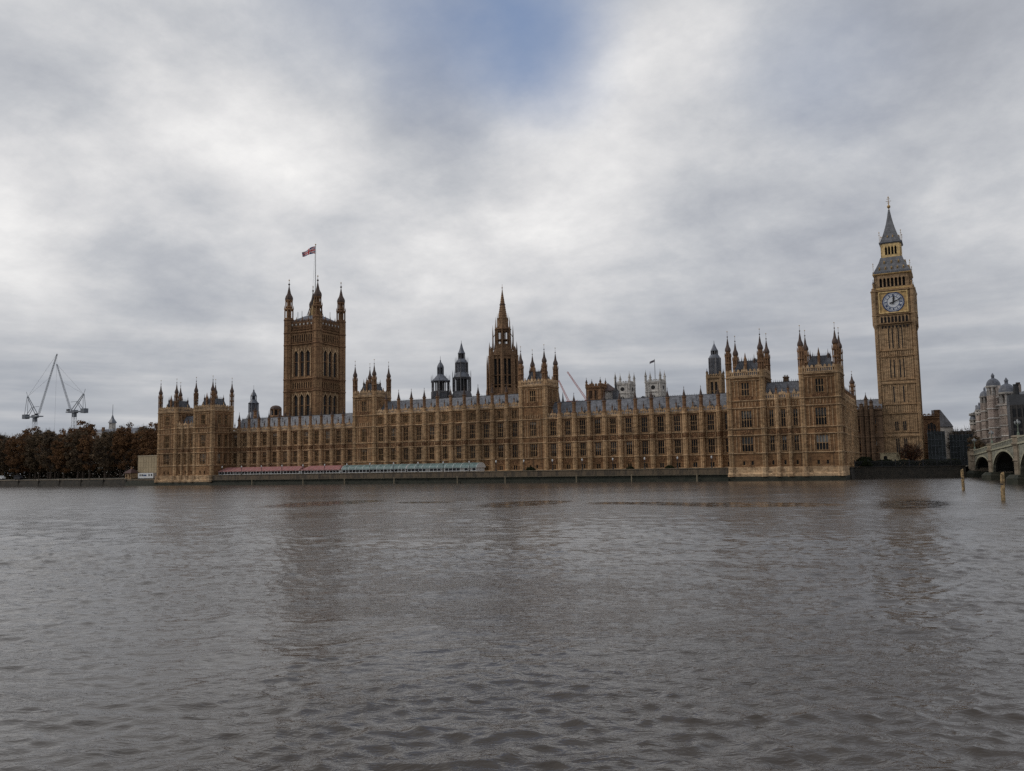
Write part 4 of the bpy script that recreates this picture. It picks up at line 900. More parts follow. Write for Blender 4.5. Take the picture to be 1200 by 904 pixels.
root = thing('roof_pinnacle', 'pair of thin dark pinnacles on the roof just right of the central block tower', 'pinnacle', (-102, 40, 3)); lm = MB(ROOFD); lm.prism(0, 0, 6, [(.5, 0), (.5, 28), (.3, 29.5), (.05, 32)]); lm.prism(1.9, 0, 6, [(.4, 0), (.4, 26.5), (.25, 27.5), (.04, 29.5)]); part('shafts', lm, root)

# abbey with two white towers
root = thing('abbey_church', 'pale stone abbey church with twin pinnacled towers far behind the palace roof', 'church', (-143.9, 266, 3)); ab = MB(WHITE); ab.box(-18, 18, 4, 60, 0, 38); part('nave', ab, root)
rm = MB(ROOFD); rm.poly([(-9, 38), (9, 38), (0, 46)], 4, 60); part('roof', rm, root)
for tx in (-10.2, 9.9):
    hw = 5.1; q_ = MB(WHITE); hlist = []
    sh_ = Side(root, tx - hw, -hw, 0); s2 = Side(root, tx + hw, -hw, math.pi / 2)
    for S in (sh_, s2):
        hs = [S.window(hw, 38.6, 2.6, 7.0, 2, (.5,), mat=WHITE, bar=.3, arch=True, name='belfry_window')]
        q_.T = S.M; q_.wall(0, 2 * hw, 0, 54.0, hs, rev=.41)
        string(q_, 0, 2 * hw, 47.5, .5, .4); string(q_, 0, 2 * hw, 53, .5, .4); string(q_, 0, 2 * hw, 37, .5, .4)
        for x in (.6, 2.0, 8.2, 9.6): q_.box(x - .3, x + .3, -.4, 0, 0, 53)
        q_.use(GREY).prism(hw, -.15, 12, [(.01, 49.9), (.01, 50)]); q_.use(DARKHOLE).poly([(hw + 1.3 * math.cos(a * math.pi / 6), 50.2 + 1.3 * math.sin(a * math.pi / 6)) for a in range(12)], -.12, -.02); q_.use(WHITE)
        parapet(q_, 0, 2 * hw, 53.3, 1.9, merlon=1.6)
    q_.T = Matrix.Identity(4); q_.box(tx - hw + .42, tx + hw - .42, -hw + .42, hw - .42, 0, 53.8); o = part('bell_tower', q_, root)
    for sx in (-1, 1):
        for sy in (-1, 1): part('pinnacle', pinnacle_mesh(8.0, .7, WHITE, WHITE), o, (tx + sx * 4.7, sy * 4.7, 53.4))
root = thing('flagpole', 'thin flagpole with a small dark flag on the right white abbey tower', 'flagpole', (-134.0, 266, 56)); lm = MB(GREY); lm.prism(0, 0, 6, [(.22, 0), (.15, 15.5)]); part('pole', lm, root)
lm = MB(plain('faded_flag', (.12, .11, .13), .8)); vs = []
for i in range(9):
    for j in (0, 1): vs.append((-i * .42, .3 * math.sin(i * .9), 15.2 - j * 1.4 - i * .16))
lm.add(vs, [(2 * i, 2 * i + 1, 2 * i + 3, 2 * i + 2) for i in range(8)]); part('flag', lm, root)

# ------------------------------------------------------------------ cranes
def lattice(mb, p, q_, w, seg, r=.09, taper=1.0):
    p, q_ = Vector(p), Vector(q_); d_ = (q_ - p); L_ = d_.length; d_.normalize(); a = Vector((0, 1, 0)); b_ = d_.cross(a).normalized()
    n = max(2, int(L_ / seg)); C4 = []
    for i in range(n + 1):
        f = i / n; ww = w / 2 * (1 - (1 - taper) * f); c = p + d_ * L_ * f; C4.append([c + a * sa * ww + b_ * sb * ww for sa, sb in ((1, 1), (1, -1), (-1, -1), (-1, 1))])
    for k in range(4): mb.tube(C4[0][k], C4[-1][k], r, 4)
    for i in range(n):
        for k in range(4): mb.tube(C4[i][k], C4[i + 1][(k + 1) % 4], r * .6, 3); mb.tube(C4[i + 1][k], C4[i + 1][(k + 1) % 4], r * .6, 3)
def luffing_crane(label, x, sgn, tipx, tipz, zp, apx, apz, group):
    root = thing('luffing_crane', label, 'crane', (x, 200, 3), 0, group); m_ = MB(CRANEL); lattice(m_, (0, 0, 0), (0, 0, zp - 7), 2.5, 2.8, .12); m_.use(CRANEG); m_.sq(0, 0, [(1.3, zp - 9), (1.3, zp - 5.5)]); part('mast', m_, root)
    m_ = MB(CRANEG); z = zp - 3.2; a, b_ = sorted((-sgn * 13.5, sgn * 8.5)); m_.box(a, b_, -1.6, 1.6, z - 2.0, z - 1.2); m_.box(-2.2, 2.2, -1.8, 1.8, z - 2.6, z - .2)
    cwa, cwb = sorted((-sgn * 14.2, -sgn * 9.8)); part('platform', m_, root); c_ = MB(CRANEG); c_.box(cwa, cwb, -1.9, 1.9, z - 3.0, z + .6); part('counterweight', c_, root)
    c_ = MB(CRANEL); ca, cb = sorted((sgn * 3.6, sgn * 5.8)); c_.box(ca, cb, -2.9, -1.1, z - 1.7, z + .8); c_.use(GLASS).box(ca - .02, cb + .02, -2.95, -1.5, z - .6, z + .5); part('cab', c_, root)
    af = MB(CRANEG); ap = (apx, 0, apz - 3)
    for yy in (-1.2, 1.2): af.tube((sgn * 2.0, yy, z), (ap[0], yy * .4, ap[2]), .28, 4); af.tube((-sgn * 12.0, yy, z), (ap[0], yy * .4, ap[2]), .18, 4); af.tube((-sgn * 9.5, yy, z), (-sgn * 3.2, yy * .6, z + 6.6), .22, 4)
    af.tube((-sgn * 3.2, 0, z + 6.6), (sgn * 4.6, 0, z + 6.6), .2, 4); af.tube(ap, (ap[0] - sgn * 0 + sgn * -0.6 + -sgn * 4.2 * .3, 0, ap[2] + 4), .14, 4); part('back_stay_frame', af, root)
    jb = MB(CRANEG); foot = (sgn * 4.6, 0, z); tip = (tipx, 0, tipz - 3); lattice(jb, foot, tip, 1.15, 2.2, .085, .6); part('jib', jb, root)
    rp = MB(IRON); rp.tube(ap, tip, .07, 3); rp.tube(ap, tuple(Vector(foot).lerp(Vector(tip), .62)), .06, 3); rp.tube(tip, (tip[0], 0, 8), .05, 3); part('ropes', rp, root)
    hk = MB(CRANEG); hk.box(tip[0] - .4, tip[0] + .4, -.3, .3, 30, 31.4); hk.tube((tip[0], 0, 30), (tip[0], 0, 29), .1, 4); part('hook_block', hk, root)
luffing_crane('grey luffing tower crane on the left, jib leaning right and reaching highest', -644.5, 1, 25.4, 103.9, 55.2, -10.5, 70.6, 'luffing cranes behind the trees')
luffing_crane('grey luffing tower crane on the right, shorter jib leaning left across its neighbour', -595.3, -1, -23.8, 95.4, 57.0, 10.6, 69.0, 'luffing cranes behind the trees')
for lb, x, tx, tz, bz in (('pale red crane jib rising between the central block tower and the crenellated tower', -233, -250.4, 83.5, 60), ('faint red crane jib just right of the central block tower', -249.5, -258.6, 77, 60)):
    root = thing('jib_crane', lb, 'crane', (x, 400, 3), 0, 'red cranes far behind the palace'); m_ = MB(REDST); lattice(m_, (0, 0, bz - 5), (tx - x, 0, tz - 3), 1.3, 2.0, .10, .6); part('jib', m_, root)
    m_ = MB(CRANEG); lattice(m_, (0, 0, 0), (0, 0, bz - 4), 2.2, 3, .2); part('mast', m_, root); m_ = MB(REDST); m_.box(-2, 8, -1.4, 1.4, bz - 6.5, bz - 4); part('platform', m_, root)

# ------------------------------------------------------------------ ground, river, walls, terrace
g = MB(SOIL)
out_ = [(-3500, 1.5), (-266.5, 1.5), (-266.5, 11.5), (-235.0, 11.5), (-235.0, 9.9), (-31, 9.9), (-31, 11.5), (0, 11.5), (0, 19.5), (30, 27), (31.2, 60), (600, 75), (3500, 90), (3500, 3500), (-3500, 3500)]
g.add([(x, y, 3.0) for x, y in out_], [tuple(range(len(out_)))]); tag('ground', g, kind='structure')
tr_ = MB(BRIDGEST); tr_.box(-235.3, -30.7, .4, 10, -1, 3.05); tag('terrace', tr_, kind='structure')
# river: one displaced sheet, finest near the viewer's bank, running to the far distance
cx0, cy0 = 24.1, -248.6
NR, NA = 860, 640
rad = np.exp(np.linspace(math.log(7.0), math.log(330.0), NR)); rad = np.concatenate([[0.5, 2.5, 5], rad, [420, 600, 1000, 2200, 5000]])
ang = np.radians(np.linspace(-52, 52, NA)); ang = np.concatenate([np.radians([-180, -150, -120, -90, -70, -58]), ang, np.radians([58, 70, 90, 120, 150])])
hd = math.atan2(-.4475, .8891); RR, AA = np.meshgrid(rad, ang, indexing='ij'); X = cx0 + RR * np.sin(AA + hd); Y = cy0 + RR * np.cos(AA + hd)
rng = np.random.default_rng(3); Z = np.zeros_like(X); step = np.gradient(rad)[:, None]
patch = .8 + .45 * np.sin(X * .085 + 1.0 + .9 * np.sin(Y * .07)) * np.cos(Y * .10 + X * .03) + .25 * np.sin(X * .21 + Y * .13) * np.sin(Y * .19 - X * .06)
DX = np.zeros_like(X); DY = np.zeros_like(X); X0, Y0 = X.copy(), Y.copy(); wob = .9 * np.sin(X * .11 + Y * .07) + .7 * np.sin(X * .045 - Y * .09)
calm_ = np.ones_like(X)
for sx_, sy_, ra, rb in SL:
    e = ((X - sx_) / ra) ** 2 + ((Y - sy_) / rb) ** 2; calm_ *= 1 - .68 * np.clip((1.6 - e) / 1.2, 0, 1)
edge = np.clip((330 - RR) / 120, 0, 1) * np.clip(RR / 6, 0, 1)
for i in range(120):
    lam = .34 * (22.0 ** (i / 119.0)); th_ = rng.normal(1.95, .78); k_ = 2 * math.pi / lam; sl_ = .0235 * rng.uniform(.5, 1.4) * (1.8 if lam < .9 else 1.15 if lam < 1.6 else .62 if lam < 2.6 else .27); amp = sl_ / k_
    ph = k_ * (X0 * math.cos(th_) + Y0 * math.sin(th_)) + rng.uniform(0, 6.28) + wob * rng.uniform(.5, 2)
    w_ = amp * np.clip(lam / (2.4 * step) - .5, 0, 1) * edge * calm_ * (np.clip(patch, .3, 1.6) if lam < 2 else 1)
    Z += w_ * np.cos(ph); sn = w_ * np.sin(ph) * 1.5; DX -= sn * math.cos(th_); DY -= sn * math.sin(th_)
X = X0 + DX; Y = Y0 + DY
vs = np.stack([X, Y, Z], -1).reshape(-1, 3); na = len(ang); nr = len(rad)
I, J = np.meshgrid(np.arange(nr - 1), np.arange(na), indexing='ij'); J2 = (J + 1) % na
fc = np.stack([I * na + J, (I + 1) * na + J, (I + 1) * na + J2, I * na + J2], -1).reshape(-1, 4)[:, ::-1]
me = bpy.data.meshes.new('river_water'); me.vertices.add(len(vs)); me.vertices.foreach_set('co', vs.ravel()); me.loops.add(fc.size); me.loops.foreach_set('vertex_index', fc.ravel().astype(np.int32))
me.polygons.add(len(fc)); me.polygons.foreach_set('loop_start', np.arange(0, fc.size, 4, dtype=np.int32)); me.polygons.foreach_set('use_smooth', np.ones(len(fc), bool)); me.update(calc_edges=True); me.materials.append(WATER)
tag('river_water', me, kind='structure')

COPE = plain('worn_coping', (.15, .12, .085), .9)
def river_wall(label, pts, ztop, mat, piers=0.0, cope=COPE):
    root = thing('river_wall', label, 'river wall', (pts[0][0], pts[0][1], 0)); w_ = MB(mat); c_ = MB(cope); p0 = Vector(pts[0])
    for a, b_ in zip(pts[:-1], pts[1:]):
        a, b_ = Vector(a), Vector(b_); L_ = (b_ - a).length; an = math.atan2((b_ - a).y, (b_ - a).x); M_ = Matrix.Translation(((a - p0).x, (a - p0).y, 0)) @ Matrix.Rotation(an, 4, 'Z')
        w_.T = M_; w_.polx([(.6, -2), (-.55, -2), (-.25, 1.5), (-.12, 1.52), (0, ztop - .25), (.6, ztop - .25)], 0, L_)
        c_.T = M_; c_.box(-.02, L_ + .02, -.16, .66, ztop - .248, ztop)
        if piers:
            n = int(L_ / piers)
            for k in range(n + 1): x = L_ * k / n; w_.box(x - .45, x + .45, -.5, .1, 0, ztop - .3); c_.box(x - .5, x + .5, -.6, -.165, ztop - .3, ztop + .1)
    part('wall', w_, root); part('coping', c_, root); return root
river_wall('weed stained stone terrace wall along the river between the two palace pavilions', [(-235.0, -.05), (-31.0, -.05)], 3.9, RIVERWALL, 0)
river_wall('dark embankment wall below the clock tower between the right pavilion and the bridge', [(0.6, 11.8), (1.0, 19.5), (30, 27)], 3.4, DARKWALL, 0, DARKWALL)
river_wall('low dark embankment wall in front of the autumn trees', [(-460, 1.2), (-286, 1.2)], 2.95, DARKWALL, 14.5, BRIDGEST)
river_wall('short pale river wall between the gatehouse and the left pavilion', [(-286, 1.0), (-266.4, 1.0)], 2.7, RIVERWALL, 0, BRIDGEST)
w_ = MB(RIVERWALL); w_.box(-235.2, -31.0, -1.6, -.6, -1.5, .75); w_.use(plain('ledge_stone', (.12, .10, .07), .9)).box(-235.2, -31, -.9, -.3, 1.85, 2.0); tag('river_wall_footing', w_, kind='structure')
# terrace lamps and pale fender posts
lamp = MB(IRON); lamp.prism(0, 0, 8, [(.25, 0), (.2, .4), (.09, .6), (.08, 2.6), (.16, 2.7)]); lamp.box(-.4, .4, -.03, .03, 2.2, 2.28); lamp = lamp.mesh('post')
lgl = MB(WHITEP); lgl.prism(0, 0, 6, [(.12, 2.7), (.24, 3.0), (.22, 3.3), (.05, 3.5)]); lgl = lgl.mesh('lantern')
ordw = ['first', 'second', 'third', 'fourth', 'fifth', 'sixth', 'seventh', 'eighth', 'ninth', 'tenth', 'eleventh', 'twelfth', 'thirteenth', 'fourteenth', 'fifteenth', 'sixteenth', 'seventeenth', 'eighteenth', 'nineteenth', 'twentieth', 'twenty-first', 'twenty-second', 'twenty-third', 'twenty-fourth']
for k in range(20):
    x = -229.9 + k * 10.2
    if x > -33: break
    r_ = thing('terrace_lamp', f'black iron lamp post on the terrace wall, {ordw[k]} from the left pavilion', 'lamp post', (x, .25, 3.9), 0, 'lamps along the terrace wall'); part('post', lamp, r_); part('lantern', lgl, r_)
fend = MB(plain('pale_fender_timber', (.22, .18, .12), .8, 0, .3, 3)); fend.prism(0, 0, 6, [(.18, -1.5), (.17, 2.1), (.1, 2.3)]); fend = fend.mesh('fender_post')
for k, x in enumerate((-212, -187, -168, -146.5, -121, -103, -78, -60, -40)):
    tag('fender_post', fend, f'pale timber post against the foot of the terrace wall, {ordw[k]} from the left pavilion', 'post', 'posts at the foot of the terrace wall', None, (x, -2.1, 0))
lad = MB(IRON)
for dx_ in (-.22, .22): lad.box(dx_ - .03, dx_ + .03, -.06, 0, 0, 3.7)
for k in range(11): lad.box(-.2, .2, -.05, -.01, .2 + k * .33, .25 + k * .33)
lad = lad.mesh('wall_ladder')
for k, x in enumerate((-222, -180.5, -134, -92, -52)):
    tag('wall_ladder', lad, f'rusty iron ladder hanging down the terrace wall, {ordw[k]} from the left pavilion', 'ladder', 'ladders on the terrace wall', None, (x, -.62, .2))
# shrubs in pots on the terrace by the right wing
def bush(name, label, loc, r, mat, group=None, n=700, flat=.8):
    q_ = MB(mat); rg = random.Random(hash(label) % 1000)
    for k in range(n):
        a, b_, c_ = rg.uniform(0, 6.28), rg.uniform(-.2, 1), rg.uniform(.55, 1) ** .5; rr = math.sqrt(max(0, 1 - b_ * b_)); p_ = Vector((math.cos(a) * rr, math.sin(a) * rr, b_ * flat)) * r * c_ * rg.uniform(.8, 1.15)
        s_ = r * .13; u_ = Vector((rg.uniform(-1, 1), rg.uniform(-1, 1), rg.uniform(-1, 1))).normalized() * s_; v_ = u_.orthogonal().normalized() * s_ * .8; p_.z += r * .4
        q_.add([tuple(p_ - u_), tuple(p_ + v_), tuple(p_ + u_), tuple(p_ - v_)], [(0, 1, 2, 3)])
    return tag(name, q_, label, 'shrub', group, None, loc)

def marquee(name, label, x0, x1, kind):
    root = thing(name, label, 'marquee', ((x0 + x1) / 2, 5.2, 3.05)); L_ = (x1 - x0) / 2; roofm = MB(REDAWN if kind == 'red' else TEAL)
    zt = 3.75
    if kind == 'red':
        roofm.add([(-L_, -3.2, 2.3), (L_, -3.2, 2.3), (L_ - 1.6, 0, zt), (-L_ + 1.6, 0, zt), (-L_, 3.0, 2.3), (L_, 3.0, 2.3)], [(0, 1, 2, 3), (1, 5, 2), (5, 4, 3, 2), (4, 0, 3), (0, 4, 5, 1)])
        n = int(2 * L_ / 1.2)
        for k in range(n):                                   # pale seams and scalloped valance
            x = -L_ + (k + .5) * 2 * L_ / n; roofm.use(PALEAWN).add([(x - .18, -3.23, 2.33), (x + .18, -3.23, 2.33), (x + .14, -.4, zt - .13), (x - .14, -.4, zt - .13)], [(0, 1, 2, 3)]) if k % 2 else None
            roofm.use(REDAWN if k % 2 else PALEAWN).poly([(x - .6, 2.3), (x + .6, 2.3), (x + .5, 2.02), (x, 1.95), (x - .5, 2.02)], -3.26, -3.21)
    else:
        n = 7; prof = [(-3.2, 2.05)] + [(-3.2 + 3.2 * (1 - math.cos(a * math.pi / 2 / 6)) if False else -3.2 * math.cos(a * math.pi / 12), 2.05 + 1.75 * math.sin(a * math.pi / 12)) for a in range(1, 12)] + [(3.2, 2.05)]
        roofm.polx(prof, -L_, L_); m_ = int(2 * L_ / 3.0)
        for k in range(m_ + 1): x = -L_ + k * 2 * L_ / m_; roofm.use(WHITEP).polx([(y * 1.01, 2.05 + (z - 2.05) * 1.02) for y, z in prof], x - .05, x + .05)
    part('canopy', roofm, root)
    fr = MB(WHITEP); n = int(2 * L_ / 1.5)
    for k in range(n + 1): x = -L_ + .3 + k * (2 * L_ - .6) / n; fr.box(x - .06, x + .06, -3.1, -2.98, 0, 2.25)
    fr.box(-L_ + .2, L_ - .2, -3.09, -3.0, 1.95, 2.2); fr.box(-L_ + .2, L_ - .2, -3.09, -3.0, .95, 1.1); fr.box(-L_ + .2, L_ - .2, -3.09, -3.0, 0, .12); part('frame', fr, root)
    gl = MB(GLASS); rg = random.Random(int(x0))
    for k in range(n):
        xa = -L_ + .3 + k * (2 * L_ - .6) / n; gl.use(BLIND if rg.random() < .28 else GLASS).add([(xa, -3.02, 0), (xa + (2 * L_ - .6) / n, -3.02, 0), (xa + (2 * L_ - .6) / n, -3.02, 2.2), (xa, -3.02, 2.2)], [(0, 1, 2, 3)])
    part('glazing', gl, root); part('end_wall', (lambda e: (e.box(-L_ + .25, -L_ + .3, -3, 2.9, 0, 1.95), e.box(L_ - .3, L_ - .25, -3, 2.9, 0, 1.95), e)[2])(MB(WHITEP)), root); return root
marquee('red_marquee', 'long faded red striped canopy on the terrace below the left palace wing', -233.8, -192.3, 'red')
marquee('red_marquee', 'shorter faded red striped canopy on the terrace next to the green glazed tents', -191.6, -173.4, 'red')
marquee('glazed_marquee', 'green roofed glazed tent on the terrace next to the red canopy', -172.6, -144.4, 'teal')
marquee('glazed_marquee', 'green roofed glazed tent on the terrace ending under the central block', -144.0, -115.9, 'teal')
for k, (x, r_) in enumerate(((-97.9, 1.5), (-63.2, 1.2), (-50.6, 1.3))):
    bush('terrace_shrub', ['dark bush on the terrace below the right central tower', 'dark bush on the terrace in the middle of the right palace wing', 'dark bush on the terrace nearer the right pavilion'][k], (x, 6.5, 3.05), r_ * 1.1, LEAFG, 'bushes on the terrace')

# ------------------------------------------------------------------ left bank
root = thing('sheeted_building', 'plain beige sheeted site building beside the left pavilion', 'building', (-278.2, 12, 3)); q_ = MB(BEIGE); q_.box(-6.6, 6.4, -6, 8, 0, 9.4)
for k in range(9): x = -6.6 + k * 13 / 8; q_.box(x - .05, x + .05, -6.06, -6.001, 0, 9.35)
for k in range(5): q_.box(-6.6, 6.4, -6.05, -6.002, .2 + k * 2.2, .28 + k * 2.2)
part('wall', q_, root); q_ = MB(plain('pale_edge', (.45, .38, .27), .7)); q_.box(-6.75, 6.55, -6.15, 8.15, 9.4, 9.65); part('roof_edge', q_, root)
root = thing('site_cabin', 'low white cabin in front of the beige sheeted building', 'cabin', (-276.2, 3.6, 3)); q_ = MB(WHITEP); q_.box(-4.6, 4.6, -.8, 1.2, 0, 2.2); part('body', q_, root)
q_ = MB(BLUE); q_.box(-1.4, .6, -.84, -.8, .9, 1.5); part('blue_panel', q_, root); q_ = MB(GLASS)
for x in (-3.6, -2.4, 1.8, 3.2): q_.box(x, x + .7, -.83, -.8, .9, 1.7)
part('windows', q_, root)
root = thing('gatehouse', 'tiny cream stone gatehouse with a dark red roof on the embankment wall', 'gatehouse', (-285.2, 3.2, 2.9)); S = Side(root, -1.9, -1.7, 0); q_ = MB(HONEYL)
hs = [S.window(.95, .5, .8, 1.2, 1, (), bar=.1), S.window(2.85, .3, .8, 1.6, 1, (), bar=.1)]; q_.T = S.M; q_.wall(0, 3.8, -1, 2.4, hs, rev=.3); q_.T = Matrix.Identity(4); q_.box(-1.9, 1.9, -1.25, 1.7, -1, 2.4); part('wall', q_, root)
q_ = MB(REDROOF); q_.prism(0, 0, 4, [(3.3, 2.35), (3.2, 2.5), (.6, 4.1), (.1, 4.3)], math.pi / 4); q_.use(BROWN).box(-.3, .3, -.3, .3, 3.8, 5.0); part('roof', q_, root)
root = thing('church_spire', 'small dark pyramid spire with a thin mast, above the trees', 'spire', (-550, 200, 3)); q_ = MB(WHITE); q_.box(-1.7, 1.7, -1.7, 1.7, 0, 42); part('tower', q_, root)
q_ = MB(LEAD); q_.sq(0, 0, [(2.3, 41.5), (2.1, 42.2), (.8, 45.0), (.3, 47.5)]); part('roof', q_, root); q_ = MB(CRANEG); q_.prism(0, 0, 6, [(.25, 47.5), (.12, 56)]); part('mast', q_, root)
for lb, x, y, w_, d_, h_, mt in (('pale office block half hidden behind the leftmost trees', -520, 125, 30, 18, 25, WHITE), ('pale stone block with dormers behind the middle of the trees', -470, 118, 44, 16, 28.5, WHITE),
                                 ('grey block with a flat roof behind the trees, left of the spire', -540, 150, 40, 16, 30.0, GREY), ('pale block with chimneys behind the trees nearest the palace', -425, 112, 34, 14, 27.0, WHITE)):
    root = thing('office_block', lb, 'building', (x, y, 3), 0, 'buildings behind the garden trees'); S = Side(root, -w_ / 2, 0, 0); q_ = MB(mt); hs = []
    for i in range(int(w_ / 4)):
        for j in range(3): hs.append(S.window(2.2 + i * 4, h_ - 9 + j * 2.8, 1.4, 1.8, 1, (), mat=WHITE, bar=.15))
    q_.T = S.M; q_.wall(0, w_, 0, h_, hs); string(q_, 0, w_, h_ - .4, .4, .3); q_.box(0, w_, .47, d_, 0, h_ - .01); part('wall', q_, root)
    rm = MB(LEAD); rm.polx([(.6, h_), (d_, h_), (d_ * .7, h_ + 2.4), (d_ * .3, h_ + 2.4)], .5, w_ - .5); part('roof', rm, root)
    for i in range(3): c_ = MB(BROWN); c_.box(-.8, .8, 2, 3.2, h_, h_ + 3.6); part('chimney', c_, root, ((i - 1) * w_ * .3, 0, 0))

# ------------------------------------------------------------------ trees
def tree_meshes(seed, H, Rr, leaf, dens, mat, bare=0.0):
    rg = np.random.default_rng(seed); r_ = random.Random(seed); tm = MB(BARK); hb = H * .22
    tm.tube((0, 0, -.3), (.2, .1, hb), .55, 7, .38); tips = []
    for k in range(7):
        a = k * 2.4 + r_.uniform(-.4, .4); el = r_.uniform(.75, 1.3); L_ = H * r_.uniform(.28, .45); p0 = Vector((.2, .1, hb * r_.uniform(.75, 1))); d_ = Vector((math.cos(a) * math.cos(el), math.sin(a) * math.cos(el), math.sin(el)))
        p1 = p0 + d_ * L_; tm.tube(p0, p1, .24, 5, .12); tips.append(p1)
        for j in range(4):
            b_ = r_.uniform(0, 6.28); e2 = r_.uniform(.2, 1.2); q1 = p0.lerp(p1, r_.uniform(.5, 1)); q2 = q1 + Vector((math.cos(b_) * math.cos(e2), math.sin(b_) * math.cos(e2), math.sin(e2))) * H * r_.uniform(.12, .24); tm.tube(q1, q2, .1, 4, .04); tips.append(q2)
    trunk = tm.mesh('trunk'); C0 = np.array([0, 0, H * .56]); nc = 130; cen = []
    while len(cen) < nc:
        v = rg.uniform(-1, 1, 3)
        if .25 < np.linalg.norm(v) < 1: cen.append(C0 + v * np.array([Rr, Rr, H * .43]) * rg.uniform(.8, 1.08))
    cen = np.array(cen); N = dens; idx = rg.integers(0, nc, N); rad_ = rg.uniform(.8, 1.9, nc)[idx][:, None]
    off = rg.normal(0, 1, (N, 3)); off /= np.linalg.norm(off, axis=1)[:, None]; off *= rad_ * rg.uniform(.35, 1, (N, 1)); P_ = cen[idx] + off * np.array([1, 1, .8])
    u = rg.normal(0, 1, (N, 3)); u /= np.linalg.norm(u, axis=1)[:, None]; w = np.cross(u, rg.normal(0, 1, (N, 3))); w /= np.linalg.norm(w, axis=1)[:, None]; s_ = rg.uniform(.5, 1, (N, 1)) * leaf
    q4 = np.stack([P_ - u * s_, P_ + w * s_ * .6, P_ + u * s_, P_ - w * s_ * .6], 1).reshape(-1, 3)
    cmb = MB(mat); cmb.v = [tuple(p_) for p_ in q4.tolist()]; cmb.f = [(4 * i, 4 * i + 1, 4 * i + 2, 4 * i + 3) for i in range(N)]; cmb.mi = [0] * N
    # bare outer twigs
    cmb.use(TWIG)
    for i in range(int(140 + 500 * bare)):
        c = cen[r_.randrange(nc)]; dv = Vector(c - C0); dv = dv.normalized() if dv.length > .01 else Vector((0, 0, 1)); e = Vector(c) + Vector((dv.x * 1.2 + r_.uniform(-.9, .9), dv.y * 1.2 + r_.uniform(-.9, .9), abs(dv.z) * 1.0 + r_.uniform(.3, 2.2)))
        cmb.tube(Vector(c) - dv, e, .06, 3, .02)
    return trunk, cmb.mesh('crown')
TV = [tree_meshes(11, 25, 6.8, .5, 9500, LEAFR), tree_meshes(12, 25, 6.4, .5, 9000, LEAFD), tree_meshes(13, 26, 7.2, .5, 10000, LEAFR), tree_meshes(14, 25, 6.6, .5, 8000, LEAFD, .5), tree_meshes(15, 25, 6.0, .42, 1500, LEAFD, 1.0)]
def tree(label, x, y, k, s=1.0, rz=0.0, group=None, z=3.0, name='plane_tree', sz=None):
    r_ = thing(name, label, 'tree', (x, y, z), rz, group); r_.scale = (s, s, sz or s); part('trunk', TV[k][0], r_); part('crown', TV[k][1], r_); return r_
rt = random.Random(5)
for k in range(15):
    tree(f'{"rust" if k % 2 == 0 else "dull"} brown plane tree in the front row along the embankment, {ordw[k]} from the palace', -297 - k * 9.6 + rt.uniform(-1.2, 1.2), 23 + rt.uniform(-3, 4), (0, 1, 2, 3)[k % 4] if k > 2 else (2, 0, 0)[k], rt.uniform(.82, 1.0), rt.uniform(0, 6.28), 'autumn trees in the riverside garden')
for k in range(15):
    tree(f'tall brown tree in the back row behind the garden trees, {ordw[k]} from the palace', -310 - k * 10.5 + rt.uniform(-2, 2), 47 + rt.uniform(-4, 6), (3, 2, 1, 3, 0)[k % 5], rt.uniform(.98, 1.26), rt.uniform(0, 6.28), 'trees in the back of the riverside garden')
for k in range(12):
    tree(f'nearly bare pale tree rising behind the garden trees, {ordw[k]} from the palace', -350 - k * 15 + rt.uniform(-3, 3), 84 + rt.uniform(-6, 8), 4, rt.uniform(1.05, 1.28), rt.uniform(0, 6.28), 'bare trees behind the riverside garden', name='bare_tree')
sb = MB(LEAFG, LEAFD); rg = random.Random(4)  # shrubs added so the gaps under the canopy stay dark
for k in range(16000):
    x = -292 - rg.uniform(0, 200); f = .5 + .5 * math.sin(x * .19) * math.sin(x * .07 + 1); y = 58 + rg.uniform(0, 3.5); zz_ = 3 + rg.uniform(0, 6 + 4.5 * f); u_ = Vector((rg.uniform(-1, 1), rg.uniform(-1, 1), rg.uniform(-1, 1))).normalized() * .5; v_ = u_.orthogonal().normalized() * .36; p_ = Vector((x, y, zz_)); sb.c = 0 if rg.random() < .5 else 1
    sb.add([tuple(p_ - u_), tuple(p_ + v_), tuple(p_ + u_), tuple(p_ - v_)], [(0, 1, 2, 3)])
tag('shrubbery', sb, 'dark shrubs added to keep the gaps under the riverside garden trees dark', 'shrubbery', kind='stuff')
# parked vehicles / clutter under the trees
for k, (x, c_) in enumerate(((-392, WHITEP), (-378, COAT), (-402, WHITEP))):
    q_ = thing('parked_van', ['white van parked under the leftmost trees', 'dark van parked under the trees between two white ones', 'white van at the far left end under the trees'][k], 'van', (x, 14, 3), 0, 'vans parked under the trees')
    b_ = MB(c_); b_.poly([(-2.4, .4), (2.2, .4), (2.4, 1.1), (1.5, 1.3), (.9, 2.1), (-2.4, 2.15)], -.95, .95); part('body', b_, q_)
    b_ = MB(GLASS); b_.box(-2.0, .8, -.98, -.951, 1.3, 1.9); part('side_window', b_, q_)
    for sx in (-1.5, 1.5): b_ = MB(COAT); b_.T = Matrix.Rotation(math.pi / 2, 4, 'X'); b_.prism(0, 0, 12, [(.38, -.98), (.38, .98)]); part('wheel', b_, q_, (sx, 0, .38))

